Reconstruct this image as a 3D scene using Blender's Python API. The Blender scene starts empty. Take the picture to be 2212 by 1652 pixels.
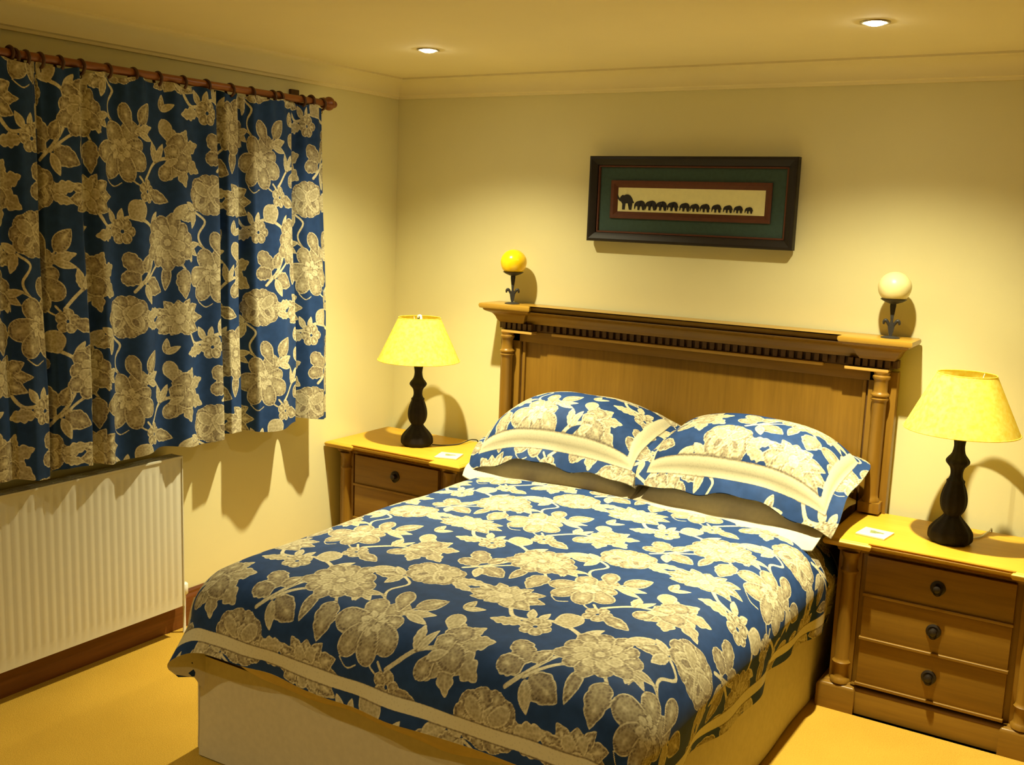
import bpy, bmesh, math, random
import numpy as np
from mathutils import Vector, Matrix

# ------------------------------------------------------------------ camera
SC = bpy.context.scene
COL = SC.collection
PI = math.pi


def make_camera():
    yaw, pitch, roll = 0.55464, -0.16022, 0.03718
    f = Vector((-math.sin(yaw) * math.cos(pitch), math.cos(yaw) * math.cos(pitch), math.sin(pitch)))
    r = Vector((math.cos(yaw), math.sin(yaw), 0))
    u = r.cross(f)
    r2 = r * math.cos(roll) + u * math.sin(roll)
    u2 = -r * math.sin(roll) + u * math.cos(roll)
    M = Matrix(((r2.x, u2.x, -f.x), (r2.y, u2.y, -f.y), (r2.z, u2.z, -f.z)))
    cd = bpy.data.cameras.new('camera')
    cd.sensor_width = 36
    cd.sensor_fit = 'HORIZONTAL'
    cd.lens = 36 * 2262.75 / 2212
    cd.clip_start = 0.05
    co = bpy.data.objects.new('camera', cd)
    COL.objects.link(co)
    co.matrix_world = Matrix.Translation((3.28795, -4.15806, 1.73032)) @ M.to_4x4()
    SC.camera = co


make_camera()

# ------------------------------------------------------------------ world, lights, exposure
W = bpy.data.worlds.new('world')
SC.world = W
W.use_nodes = True
W.node_tree.nodes['Background'].inputs[0].default_value = (0.0, 0.0, 0.0, 1)
W.node_tree.nodes['Background'].inputs[1].default_value = 0.0
SC.view_settings.view_transform = 'Standard'
SC.view_settings.look = 'None'
SC.view_settings.gamma = 1
SC.view_settings.use_curve_mapping = False
SC.view_settings.exposure = 1.25

LIGHT_COL = (1.0, 0.90, 0.55)
H = 2.341          # ceiling
HC = 2.26          # underside of the cornice on the wall
RX, RY = 4.7, -5.3  # room extents
DOWN = [  # x, y, watts
    (0.763, -0.787, 145), (2.445, -0.79, 165),
    (0.763, -3.60, 46), (2.445, -3.60, 56)]
SPOT_ANGLES = ((math.radians(128), 0.42), (math.radians(84), 0.58))   # wide skirt and brighter core of the halogen beam


def add_spots():
    for x, y, w in DOWN:
        for ang, share in SPOT_ANGLES:
            ld = bpy.data.lights.new('downlight_beam', 'SPOT')
            ld.energy = w * share
            ld.color = LIGHT_COL
            ld.spot_size = ang
            ld.spot_blend = 1.0
            ld.shadow_soft_size = 0.022
            lo = bpy.data.objects.new('downlight_beam', ld)
            COL.objects.link(lo)
            lo.location = (x, y, H - 0.018)


add_spots()
SC.cycles.use_denoising = True
SC.cycles.max_bounces = 6
SC.cycles.diffuse_bounces = 3
SC.cycles.glossy_bounces = 2
SC.cycles.transmission_bounces = 3
SC.cycles.caustics_reflective = False
SC.cycles.caustics_refractive = False

# ------------------------------------------------------------------ material helpers


class NT:
    def __init__(self, name):
        m = bpy.data.materials.new(name)
        m.use_nodes = True
        self.m = m
        self.t = m.node_tree
        self.b = self.t.nodes['Principled BSDF']

    def n(self, typ, **kw):
        x = self.t.nodes.new(typ)
        for k, v in kw.items():
            setattr(x, k, v)
        return x

    def l(self, a, b):
        self.t.links.new(a, b)

    def coords(self, scale=(1, 1, 1)):
        tc = self.n('ShaderNodeTexCoord')
        mp = self.n('ShaderNodeMapping')
        mp.inputs['Scale'].default_value = scale
        self.l(tc.outputs['Object'], mp.inputs['Vector'])
        return mp.outputs['Vector']

    def noise(self, vec, scale, detail=3, rough=0.5):
        x = self.n('ShaderNodeTexNoise')
        x.inputs['Scale'].default_value = scale
        x.inputs['Detail'].default_value = detail
        x.inputs['Roughness'].default_value = rough
        self.l(vec, x.inputs['Vector'])
        return x.outputs['Fac']

    def ramp(self, fac, stops):
        x = self.n('ShaderNodeValToRGB')
        cr = x.color_ramp
        while len(cr.elements) < len(stops):
            cr.elements.new(0.5)
        for e, (p, c) in zip(cr.elements, stops):
            e.position = p
            e.color = (*c, 1)
        self.l(fac, x.inputs['Fac'])
        return x.outputs['Color']

    def bump(self, h, strength, dist=0.002):
        x = self.n('ShaderNodeBump')
        x.inputs['Strength'].default_value = strength
        x.inputs['Distance'].default_value = dist
        self.l(h, x.inputs['Height'])
        self.l(x.outputs['Normal'], self.b.inputs['Normal'])


def mix3(a, b, t):
    return tuple(x * (1 - t) + y * t for x, y in zip(a, b))


def plain(name, col, rough=0.6, var=0.08, scale=20, bump=0.0, bscale=200, metal=0.0, spec=0.5, sheen=0.0):
    k = NT(name)
    v = k.coords()
    f = k.noise(v, scale)
    c = k.ramp(f, [(0.3, tuple(x * (1 - var) for x in col)), (0.7, tuple(min(1, x * (1 + var)) for x in col))])
    k.l(c, k.b.inputs['Base Color'])
    k.b.inputs['Roughness'].default_value = rough
    k.b.inputs['Metallic'].default_value = metal
    k.b.inputs['Specular IOR Level'].default_value = spec
    if bump:
        k.bump(k.noise(v, bscale, 2), bump)
    return k.m


def wood(name, dark, light, axis='z', rough=0.38, fine=70):
    k = NT(name)
    s = {'x': (0.06, 1, 1), 'y': (1, 0.06, 1), 'z': (1, 1, 0.06)}[axis]
    v = k.coords(s)
    f = k.noise(v, fine, 4, 0.6)
    g = k.noise(v, 9, 3, 0.5)
    mx = k.n('ShaderNodeMix')
    mx.inputs['Factor'].default_value = 0.5
    k.l(f, mx.inputs['A'])
    k.l(g, mx.inputs['B'])
    c = k.ramp(mx.outputs['Result'], [(0.34, dark), (0.66, light)])
    k.l(c, k.b.inputs['Base Color'])
    k.b.inputs['Roughness'].default_value = rough
    k.b.inputs['Specular IOR Level'].default_value = 0.4
    k.bump(f, 0.08, 0.001)
    return k.m


M = {}
M['wall'] = plain('wall_paint', (0.80, 0.735, 0.41), 0.85, 0.02, 3, 0.12, 350, spec=0.2)
M['wall_far'] = plain('bounce_cut_wall_paint', (0.36, 0.29, 0.15), 0.85, 0.02, 3, spec=0.2)  # unseen right and front walls, tone darkened to cut bounced light
M['ceiling'] = plain('ceiling_paint', (0.90, 0.80, 0.50), 0.9, 0.02, 2, spec=0.15)
M['cornice'] = plain('cornice_plaster', (0.88, 0.78, 0.46), 0.8, 0.02, 4, spec=0.2)
M['skirting'] = wood('skirting_wood', (0.10, 0.028, 0.006), (0.20, 0.065, 0.014), 'y', 0.4)
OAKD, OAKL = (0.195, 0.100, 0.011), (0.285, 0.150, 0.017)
M['oak_light'] = wood('oak_bead_highlight', (0.46, 0.27, 0.06), (0.58, 0.36, 0.09), 'x', 0.3)  # paler copy of the oak: the bead's highlights put into the colour
M['oak_mid'] = wood('oak_shelf_highlight', (0.34, 0.19, 0.024), (0.43, 0.25, 0.034), 'x', 0.28)  # oak lightened so the shelf colour carries its edge highlight
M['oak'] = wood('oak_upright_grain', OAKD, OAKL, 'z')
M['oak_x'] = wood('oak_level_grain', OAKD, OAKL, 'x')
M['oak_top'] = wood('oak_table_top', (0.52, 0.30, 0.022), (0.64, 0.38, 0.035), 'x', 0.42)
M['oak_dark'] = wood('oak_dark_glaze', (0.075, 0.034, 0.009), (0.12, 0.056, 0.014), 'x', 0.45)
M['pole'] = wood('curtain_pole_wood', (0.16, 0.045, 0.010), (0.30, 0.10, 0.022), 'y', 0.35)
M['ring'] = wood('curtain_ring_wood', (0.05, 0.018, 0.006), (0.09, 0.032, 0.010), 'z', 0.4)
M['iron'] = plain('black_iron', (0.020, 0.018, 0.016), 0.55, 0.3, 40, 0.3, 200)
M['bronze'] = plain('aged_bronze', (0.022, 0.015, 0.010), 0.45, 0.3, 60, metal=0.25)
M['lampwood'] = plain('dark_carved_lamp', (0.007, 0.004, 0.0035), 0.75, 0.35, 60, 0.5, 120, spec=0.3)
M['radiator'] = plain('radiator_enamel', (0.72, 0.70, 0.58), 0.4, 0.015, 4)
M['white_plastic'] = plain('white_plastic', (0.85, 0.84, 0.78), 0.35, 0.02, 10)
M['cream_cloth'] = plain('cream_cotton', (0.76, 0.69, 0.48), 0.9, 0.04, 60, 0.15, 700, spec=0.1)
M['sheet_cloth'] = plain('cream_sheet_sateen', (0.70, 0.56, 0.27), 0.5, 0.04, 40, 0.1, 500, spec=0.4)
M['valance_cloth'] = plain('valance_cotton', (0.68, 0.61, 0.41), 0.9, 0.04, 50, 0.15, 600, spec=0.1)
M['pillow_cloth'] = plain('pillow_cotton', (0.70, 0.62, 0.43), 0.9, 0.04, 60, 0.15, 700, spec=0.1)
M['mattress'] = plain('mattress_ticking', (0.30, 0.26, 0.18), 0.9, 0.05, 50)
M['mount_green'] = plain('green_mount_board', (0.032, 0.066, 0.052), 0.8, 0.1, 60)
M['mount_rust'] = plain('rust_mount_board', (0.10, 0.026, 0.007), 0.7, 0.1, 60)
M['mount_brown'] = plain('brown_mount_bevel', (0.055, 0.018, 0.008), 0.7, 0.1, 60)
M['frame_black'] = wood('black_brown_frame', (0.007, 0.0045, 0.003), (0.012, 0.007, 0.005), 'x', 0.55)
M['paper'] = plain('cream_art_paper', (0.84, 0.80, 0.42), 0.9, 0.03, 60)
M['ink'] = plain('dark_figures', (0.012, 0.010, 0.012), 0.7, 0.2, 80)
M['coaster'] = plain('coaster_face', (0.80, 0.78, 0.58), 0.4, 0.04, 60)
M['coaster_print'] = plain('coaster_print_green', (0.22, 0.26, 0.10), 0.5, 0.4, 180)
M['candle_yellow'] = plain('yellow_glass_globe', (0.95, 0.62, 0.010), 0.22, 0.06, 25)
M['candle_cream'] = plain('cream_globe', (0.86, 0.74, 0.36), 0.35, 0.05, 25)
M['chrome'] = plain('downlight_rim_metal', (0.75, 0.70, 0.55), 0.25, 0.02, 10, metal=0.9)


def carpet():
    k = NT('golden_carpet')
    v = k.coords()
    f = k.noise(v, 260, 3, 0.7)
    g = k.noise(v, 3, 2)
    mx = k.n('ShaderNodeMix')
    mx.inputs['Factor'].default_value = 0.25
    k.l(f, mx.inputs['A'])
    k.l(g, mx.inputs['B'])
    c = k.ramp(mx.outputs['Result'], [(0.3, (0.52, 0.30, 0.035)), (0.7, (0.78, 0.49, 0.075))])
    k.l(c, k.b.inputs['Base Color'])
    k.b.inputs['Roughness'].default_value = 1
    k.b.inputs['Specular IOR Level'].default_value = 0.05
    k.bump(f, 0.8, 0.006)
    return k.m


M['carpet'] = carpet()


def shade_mat():
    k = NT('yellow_lampshade_paper')
    v = k.coords()
    f = k.noise(v, 55, 4, 0.6)
    c = k.ramp(f, [(0.35, (0.96, 0.74, 0.10)), (0.65, (0.99, 0.88, 0.22))])
    k.t.nodes.remove(k.b)
    d = k.n('ShaderNodeBsdfDiffuse')
    tr = k.n('ShaderNodeBsdfTranslucent')
    mx = k.n('ShaderNodeMixShader')
    mx.inputs[0].default_value = 0.42
    k.l(c, d.inputs['Color'])
    k.l(c, tr.inputs['Color'])
    k.l(d.outputs[0], mx.inputs[1])
    k.l(tr.outputs[0], mx.inputs[2])
    k.l(mx.outputs[0], k.t.nodes['Material Output'].inputs['Surface'])
    return k.m


M['shade'] = shade_mat()


def emit(name, col, s):
    k = NT(name)
    k.b.inputs['Base Color'].default_value = (*col, 1)
    k.b.inputs['Emission Color'].default_value = (*col, 1)
    k.b.inputs['Emission Strength'].default_value = s
    return k.m


M['lamp_glow'] = emit('halogen_bulb_glow', (1.0, 0.93, 0.74), 70)


def floral():
    """blue ground with cream flowers; the print is carried by two mesh attributes:
    'motif' = distance (mm) to the edge of a printed shape, 'tone' = light/dark of the print."""
    k = NT('blue_floral_cotton')
    a = k.n('ShaderNodeAttribute', attribute_name='motif')
    b = k.n('ShaderNodeAttribute', attribute_name='tone')
    v = k.coords()
    wob = k.noise(v, 140, 2)
    ad = k.n('ShaderNodeMath', operation='MULTIPLY_ADD')
    k.l(wob, ad.inputs[0])
    ad.inputs[1].default_value = 2.4
    k.l(a.outputs['Fac'], ad.inputs[2])
    mr = k.n('ShaderNodeMapRange')
    mr.inputs['From Min'].default_value = 0.6
    mr.inputs['From Max'].default_value = 1.8
    k.l(ad.outputs[0], mr.inputs['Value'])
    vo = k.n('ShaderNodeTexVoronoi')
    vo.inputs['Scale'].default_value = 120
    k.l(v, vo.inputs['Vector'])
    t1 = k.n('ShaderNodeMath', operation='MULTIPLY_ADD')
    k.l(vo.outputs['Distance'], t1.inputs[0])
    t1.inputs[1].default_value = 0.40
    k.l(b.outputs['Fac'], t1.inputs[2])
    t2 = k.n('ShaderNodeMath', operation='SUBTRACT')
    k.l(t1.outputs[0], t2.inputs[0])
    t2.inputs[1].default_value = 0.16
    cream = k.ramp(t2.outputs[0], [(0.0, (0.08, 0.065, 0.055)), (0.30, (0.24, 0.195, 0.125)), (0.62, (0.44, 0.385, 0.235)),
                                   (1.0, (0.70, 0.65, 0.44))])
    g = k.noise(v, 30, 3)
    blue = k.ramp(g, [(0.3, (0.010, 0.037, 0.125)), (0.7, (0.015, 0.050, 0.170))])
    mx = k.n('ShaderNodeMix', data_type='RGBA')
    k.l(mr.outputs[0], mx.inputs['Factor'])
    k.l(blue, mx.inputs['A'])
    k.l(cream, mx.inputs['B'])
    k.l(mx.outputs['Result'], k.b.inputs['Base Color'])
    k.b.inputs['Roughness'].default_value = 0.75
    k.b.inputs['Specular IOR Level'].default_value = 0.25
    return k.m


M['floral'] = floral()

# ------------------------------------------------------------------ object helpers


def tag(o, label=None, cat=None, group=None, kind=None):
    if label:
        o['label'] = label
    if cat:
        o['category'] = cat
    if group:
        o['group'] = group
    if kind:
        o['kind'] = kind
    return o


def thing(name, label, cat, loc=(0, 0, 0), rz=0.0, group=None):
    o = bpy.data.objects.new(name, None)
    o.empty_display_size = 0.05
    COL.objects.link(o)
    o.location = loc
    o.rotation_euler = (0, 0, rz)
    return tag(o, label, cat, group)


def link(name, me, mat, parent=None, smooth=False, loc=None):
    me.materials.append(mat) if not isinstance(mat, (list, tuple)) else [me.materials.append(x) for x in mat]
    if smooth:
        me.polygons.foreach_set('use_smooth', [True] * len(me.polygons))
    o = bpy.data.objects.new(name, me)
    COL.objects.link(o)
    if parent is not None:
        o.parent = parent
    if loc:
        o.location = loc
    return o


def from_bm(name, bm, mat, parent=None, smooth=False, angle=None, loc=None):
    me = bpy.data.meshes.new(name)
    bmesh.ops.recalc_face_normals(bm, faces=bm.faces)
    bm.to_mesh(me)
    bm.free()
    o = link(name, me, mat, parent, smooth or angle is not None, loc)
    if angle is not None:
        me.set_sharp_from_angle(angle=math.radians(angle))
    return o


def add_box(bm, x0, x1, y0, y1, z0, z1, bev=0.0, seg=2):
    r = bmesh.ops.create_cube(bm, size=1)
    for v in r['verts']:
        v.co = Vector((x0 + (v.co.x + 0.5) * (x1 - x0), y0 + (v.co.y + 0.5) * (y1 - y0), z0 + (v.co.z + 0.5) * (z1 - z0)))
    if bev:
        es = list({e for v in r['verts'] for e in v.link_edges})
        bmesh.ops.bevel(bm, geom=es, offset=bev, segments=seg, affect='EDGES', profile=0.7)


def box(name, dims, mat, parent=None, bev=0.003, loc=None):
    bm = bmesh.new()
    add_box(bm, *dims, bev)
    return from_bm(name, bm, mat, parent, angle=35, loc=loc)


def add_lathe(bm, prof, seg=32, center=(0, 0), cap=True, flute=None):
    """prof: list of (r, z)"""
    rings = []
    for r, z in prof:
        ring = []
        for i in range(seg):
            a = 2 * PI * i / seg
            rr = r * (1 + (flute[1] * math.cos(flute[0] * a) if flute else 0))
            ring.append(bm.verts.new((center[0] + rr * math.cos(a), center[1] + rr * math.sin(a), z)))
        rings.append(ring)
    for a, b in zip(rings, rings[1:]):
        for i in range(seg):
            bm.faces.new((a[i], a[(i + 1) % seg], b[(i + 1) % seg], b[i]))
    if cap:
        bm.faces.new(rings[0][::-1])
        bm.faces.new(rings[-1])
    return rings


def lathe(name, prof, mat, parent=None, seg=32, loc=None, flute=None, cap=True, center=(0, 0)):
    bm = bmesh.new()
    add_lathe(bm, prof, seg, center, cap, flute)
    return from_bm(name, bm, mat, parent, angle=50, loc=loc)


def smooth_prof(pts, n=5):
    """Catmull-Rom through (r,z) points"""
    P = [pts[0]] + list(pts) + [pts[-1]]
    out = []
    for i in range(1, len(P) - 2):
        for j in range(n):
            t = j / n
            q = []
            for c in (0, 1):
                a, b, d, e = P[i - 1][c], P[i][c], P[i + 1][c], P[i + 2][c]
                q.append(0.5 * (2 * b + (d - a) * t + (2 * a - 5 * b + 4 * d - e) * t * t + (-a + 3 * b - 3 * d + e) * t ** 3))
            out.append(tuple(q))
    out.append(tuple(pts[-1]))
    return out


def add_sweep(bm, prof, path, closed=False):
    """prof: list of (out, z); path: list of (x, y, nx, ny) plan points with outward (miter) vectors."""
    rings = []
    for x, y, nx, ny in path:
        rings.append([bm.verts.new((x + nx * o, y + ny * o, z)) for o, z in prof])
    n = len(prof)
    rng = range(len(rings)) if closed else range(len(rings) - 1)
    for i in rng:
        a, b = rings[i], rings[(i + 1) % len(rings)]
        for j in range(n - 1):
            bm.faces.new((a[j], b[j], b[j + 1], a[j + 1]))
    return rings


def add_tube(bm, pts, r, seg=8):
    pts = [Vector(p) for p in pts]
    rings = []
    up = Vector((0, 0, 1))
    for i, p in enumerate(pts):
        d = (pts[min(i + 1, len(pts) - 1)] - pts[max(i - 1, 0)]).normalized()
        s = d.cross(up)
        if s.length < 1e-3:
            s = d.cross(Vector((1, 0, 0)))
        s.normalize()
        t = s.cross(d)
        rr = r[i] if isinstance(r, (list, tuple)) else r
        rings.append([bm.verts.new(p + s * math.cos(2 * PI * k / seg) * rr + t * math.sin(2 * PI * k / seg) * rr) for k in range(seg)])
    for a, b in zip(rings, rings[1:]):
        for i in range(seg):
            bm.faces.new((a[i], a[(i + 1) % seg], b[(i + 1) % seg], b[i]))
    bm.faces.new(rings[0][::-1])
    bm.faces.new(rings[-1])


def grid_mesh(name, P, mat, parent=None, attrs=None, flip=False):
    """P: (nv, nu, 3) array"""
    nv, nu = P.shape[:2]
    me = bpy.data.meshes.new(name)
    me.vertices.add(nv * nu)
    me.vertices.foreach_set('co', P.reshape(-1).astype(np.float32))
    idx = np.arange(nv * nu).reshape(nv, nu)
    q = np.stack([idx[:-1, :-1], idx[:-1, 1:], idx[1:, 1:], idx[1:, :-1]], -1).reshape(-1, 4)
    if flip:
        q = q[:, ::-1]
    nf = len(q)
    me.loops.add(nf * 4)
    me.loops.foreach_set('vertex_index', q.reshape(-1).astype(np.int32))
    me.polygons.add(nf)
    me.polygons.foreach_set('loop_start', (np.arange(nf) * 4).astype(np.int32))
    me.polygons.foreach_set('use_smooth', np.ones(nf, dtype=bool))
    me.update(calc_edges=True)
    for k, a in (attrs or {}).items():
        at = me.attributes.new(k, 'FLOAT', 'POINT')
        at.data.foreach_set('value', a.reshape(-1).astype(np.float32))
    me.materials.append(mat)
    o = bpy.data.objects.new(name, me)
    COL.objects.link(o)
    if parent is not None:
        o.parent = parent
    return o


def sinnoise(x, y, seed, n=6, f0=3.0, f1=14.0):
    rng = np.random.RandomState(seed)
    out = np.zeros_like(x)
    for i in range(n):
        f = f0 + (f1 - f0) * i / max(1, n - 1)
        a = rng.uniform(0, 2 * PI)
        out = out + np.sin(f * (x * math.cos(a) + y * math.sin(a)) + rng.uniform(0, 6.28)) / (1 + 0.6 * i)
    return out / 2.2


# ------------------------------------------------------------------ the floral print (drawn once as a repeat tile)
TW, TH, TR = 0.86, 0.89, 0.002   # repeat size, resolution (m)


def make_tile():
    nx, ny = int(round(TW / TR)), int(round(TH / TR))
    D = np.full((ny, nx), -1.0)
    T = np.full((ny, nx), 0.5)
    gx = (np.arange(nx) + 0.5) * TR
    gy = (np.arange(ny) + 0.5) * TR
    ops = []  # (kind, params)

    def leaf(b, t, w, ty='leaf', jag=0.0, dots=False, tone=0.5):
        t = (b[0] + (t[0] - b[0]) * 1.06, b[1] + (t[1] - b[1]) * 1.06)
        ops.append(('leaf', b, t, w * 1.13, ty, jag, dots, tone))

    def stroke(pts, w, tone=0.9):
        ops.append(('stroke', pts, w, tone))

    def flower(c, r, n, wid, a0=0.0, ty='round', sy=1.0, jag=0.0, inner=0.18, dots=True, tone=0.5, var=None):
        for i in range(n):
            a = math.radians(a0) + 2 * PI * i / n
            k = (var[i % len(var)] if var else 1.0)
            b = (c[0] + inner * r * math.cos(a), c[1] + inner * r * math.sin(a) * sy)
            t = (c[0] + r * k * math.cos(a), c[1] + r * k * math.sin(a) * sy)
            leaf(b, t, wid, ty, jag, dots, tone)

    def disc(c, r, tone=0.7):
        ops.append(('disc', c, r, tone))

    # vines first
    stroke([(-0.02, 0.08), (-0.05, 0.115), (-0.058, 0.15), (-0.03, 0.20), (-0.075, 0.235)], 0.0045)
    stroke([(0.07, -0.09), (0.095, -0.12), (0.10, -0.14)], 0.004)
    stroke([(0.10, -0.10), (0.17, -0.035), (0.235, -0.015)], 0.006)
    stroke([(-0.13, -0.21), (-0.09, -0.262), (-0.04, -0.262), (0.02, -0.235), (0.08, -0.245), (0.135, -0.28), (0.15, -0.33)], 0.0062)
    stroke([(0.14, -0.345), (0.115, -0.40), (0.075, -0.455), (0.03, -0.50)], 0.006)
    stroke([(0.17, -0.40), (0.12, -0.43), (0.07, -0.47)], 0.005)
    stroke([(0.26, -0.40), (0.29, -0.44), (0.295, -0.48)], 0.0045)
    stroke([(0.05, 0.05), (0.075, 0.09), (0.085, 0.12)], 0.0035)
    stroke([(0.03, -0.08), (0.05, -0.11), (0.09, -0.13)], 0.003)
    # echo rings beside flower A
    stroke([(-0.105, 0.05), (-0.10, 0.09), (-0.07, 0.112), (-0.04, 0.10)], 0.0022)
    stroke([(-0.06, -0.105), (-0.03, -0.128), (0.0, -0.115)], 0.0022)
    # A : six round petals
    for a, r, w in ((62, .108, .066), (118, .10, .062), (15, .088, .05), (-28, .115, .066), (188, .112, .070), (238, .112, .062), (288, .112, .060)):
        a = math.radians(a)
        leaf((0.016 * math.cos(a), 0.016 * math.sin(a)), (r * math.cos(a), r * math.sin(a)), w, 'round', 0.0, True, 0.5)
    flower((0, 0), 0.042, 7, 0.024, 20, 'leaf', dots=False, tone=0.75)
    disc((0, 0), 0.012, 0.4)
    # leaves up right of A
    leaf((0.045, 0.055), (0.005, 0.155), 0.052, 'tear', 0, True, 0.45)
    leaf((0.075, 0.095), (0.135, 0.165), 0.058, 'leaf', 0.0, True, 0.45)
    leaf((0.055, 0.06), (0.150, 0.085), 0.034, 'leaf', 0.2, False, 0.6)
    leaf((0.07, 0.06), (0.150, 0.040), 0.026, 'leaf', 0, False, 0.6)
    # A4 small blossom and leaf
    flower((0.108, -0.142), 0.042, 5, 0.034, 80, 'round', dots=True, tone=0.45)
    leaf((0.13, -0.145), (0.215, -0.175), 0.044, 'leaf', 0.1, True, 0.4)
    # star leaf above left of A
    for a in (100, 145, 55, 190, 10):
        a2 = math.radians(a - 180)
        leaf((-0.125, 0.105), (-0.125 + 0.066 * math.cos(a2), 0.105 + 0.058 * math.sin(a2)), 0.026, 'leaf', 0, False, 0.5)
    # bud left of A
    leaf((-0.155, 0.02), (-0.150, -0.085), 0.062, 'tear2', 0.15, True, 0.45)
    leaf((-0.225, 0.03), (-0.232, -0.055), 0.036, 'tear2', 0, True, 0.35)
    # C : bud flower with spiky leaves
    C = (0.265, 0.0)
    for a, r, w, ty in ((20, .115, .05, 'jag'), (-30, .125, .055, 'jag'), (-75, .12, .05, 'jag'), (60, .10, .045, 'jag'),
                        (100, .085, .04, 'leaf'), (-110, .10, .045, 'leaf')):
        a = math.radians(a)
        leaf((C[0] + .02 * math.cos(a), C[1] + .02 * math.sin(a)), (C[0] + r * math.cos(a), C[1] + r * math.sin(a)), w, 'leaf', 0.35, False, 0.5)
    leaf((0.245, 0.03), (0.205, 0.115), 0.052, 'tear', 0, False, 0.6)
    leaf((0.24, -0.02), (0.20, -0.095), 0.05, 'tear', 0, True, 0.5)
    leaf((0.23, 0.02), (0.30, 0.055), 0.062, 'round', 0, True, 0.42)
    leaf((0.235, -0.015), (0.318, -0.04), 0.066, 'round', 0, True, 0.42)
    leaf((0.215, 0.0), (0.27, 0.01), 0.05, 'round', 0, True, 0.55)
    leaf((0.17, -0.035), (0.155, 0.035), 0.030, 'leaf', 0.2, False, 0.6)
    leaf((0.175, -0.035), (0.205, 0.03), 0.024, 'leaf', 0.0, False, 0.6)
    # D : wide spiky flower (centre -0.18,-0.165)
    Dc = (-0.175, -0.165)
    for a, r, w in ((0, .125, .045), (30, .115, .05), (62, .10, .04), (95, .085, .046), (128, .10, .04), (160, .125, .036), (190, .12, .05), (215, .105, .05), (245, .08, .04), (330, .12, .05), (300, .085, .045)):
        a = math.radians(a)
        leaf((Dc[0] + .015 * math.cos(a), Dc[1] + .015 * math.sin(a)), (Dc[0] + r * math.cos(a), Dc[1] + r * .82 * math.sin(a)), w, 'leaf', 0.15, True, 0.5)
    flower(Dc, 0.058, 6, 0.036, 10, 'round', dots=False, tone=0.62)
    disc(Dc, 0.02, 0.8)
    # along the vine under A
    leaf((-0.035, -0.255), (-0.06, -0.205), 0.026, 'leaf', 0, False, 0.6)
    leaf((-0.015, -0.25), (-0.005, -0.205), 0.022, 'leaf', 0, False, 0.6)
    flower((-0.005, -0.285), 0.046, 6, 0.034, 0, 'round', dots=True, tone=0.5)
    leaf((-0.045, -0.29), (-0.135, -0.30), 0.040, 'leaf', 0.35, False, 0.55)
    leaf((0.05, -0.245), (0.065, -0.175), 0.070, 'round', 0, False, 0.62)
    leaf((0.125, -0.27), (0.165, -0.215), 0.026, 'leaf', 0, False, 0.7)
    leaf((0.125, -0.28), (0.185, -0.255), 0.024, 'leaf', 0, False, 0.7)
    # B : many-petalled flower (centre .215,-.325)
    Bc = (0.21, -0.325)
    flower(Bc, 0.112, 11, 0.052, 8, 'round', 0.92, 0.12, 0.3, True, 0.42, (1, .92, 1.06, .95))
    flower(Bc, 0.070, 9, 0.036, 25, 'round', 0.92, 0.0, 0.25, False, 0.66)
    disc(Bc, 0.030, 0.42)
    disc(Bc, 0.014, 0.75)
    leaf((0.235, -0.235), (0.305, -0.185), 0.042, 'leaf', 0, False, 0.66)
    # three leaves and big leaf
    leaf((0.062, -0.435), (0.0, -0.368), 0.056, 'round', 0.15, True, 0.40)
    leaf((0.075, -0.43), (0.098, -0.368), 0.042, 'leaf', 0.1, True, 0.42)
    leaf((0.055, -0.45), (-0.015, -0.452), 0.050, 'round', 0.15, True, 0.36)
    leaf((0.085, -0.465), (0.175, -0.505), 0.062, 'leaf', 0.1, True, 0.36)
    leaf((0.075, -0.475), (0.105, -0.545), 0.032, 'leaf', 0, False, 0.6)
    # E : butterfly peony (centre 0,.30)
    Ec = (-0.005, 0.300)
    flower(Ec, 0.094, 10, 0.056, 0, 'round', 0.80, 0.15, 0.3, True, 0.40)
    for sx in (-1, 1):
        leaf((Ec[0], Ec[1] + .03), (Ec[0] + sx * .055, Ec[1] - .045), 0.052, 'round', 0, False, 0.66)
        leaf((Ec[0] + sx * .01, Ec[1] + .01), (Ec[0] + sx * .045, Ec[1] - .035), 0.026, 'tear', 0, False, 0.25)
        leaf((Ec[0] + sx * .01, Ec[1] - .0), (Ec[0] + sx * .062, Ec[1] + .04), 0.040, 'round', 0, False, 0.55)
    leaf((-0.085, 0.235), (-0.155, 0.205), 0.040, 'leaf', 0.2, True, 0.5)
    leaf((-0.08, 0.24), (-0.13, 0.27), 0.026, 'leaf', 0, False, 0.62)
    leaf((-0.08, 0.235), (-0.10, 0.175), 0.030, 'leaf', 0.1, False, 0.55)
    leaf((0.075, 0.295), (0.165, 0.315), 0.040, 'leaf', 0.3, False, 0.6)
    leaf((0.075, 0.275), (0.15, 0.255), 0.030, 'leaf', 0.3, False, 0.5)
    leaf((-0.22, 0.40), (-0.165, 0.425), 0.026, 'leaf', 0, False, 0.6)
    leaf((0.20, 0.15), (0.205, 0.205), 0.028, 'leaf', 0, True, 0.5)
    leaf((0.20, 0.15), (0.255, 0.175), 0.024, 'leaf', 0, False, 0.6)

    def place(fn, cx, cy, R):
        """evaluate fn in a window around (cx,cy) wrapped on the tile"""
        k = int(math.ceil(R / TR)) + 1
        ix = int(math.floor(cx / TR))
        iy = int(math.floor(cy / TR))
        ax = np.arange(ix - k, ix + k + 1)
        ay = np.arange(iy - k, iy + k + 1)
        X, Y = np.meshgrid((ax + 0.5) * TR, (ay + 0.5) * TR)
        d, tone = fn(X, Y)
        jx, jy = ax % nx, ay % ny
        sub = np.ix_(jy, jx)
        d0, t0 = D[sub], T[sub]
        ins = d > 0
        rim = (d <= 0) & (d > -0.0022) & (d0 > 0.0)
        t1 = np.where(ins, tone, np.where(rim, 0.12, t0))
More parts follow.
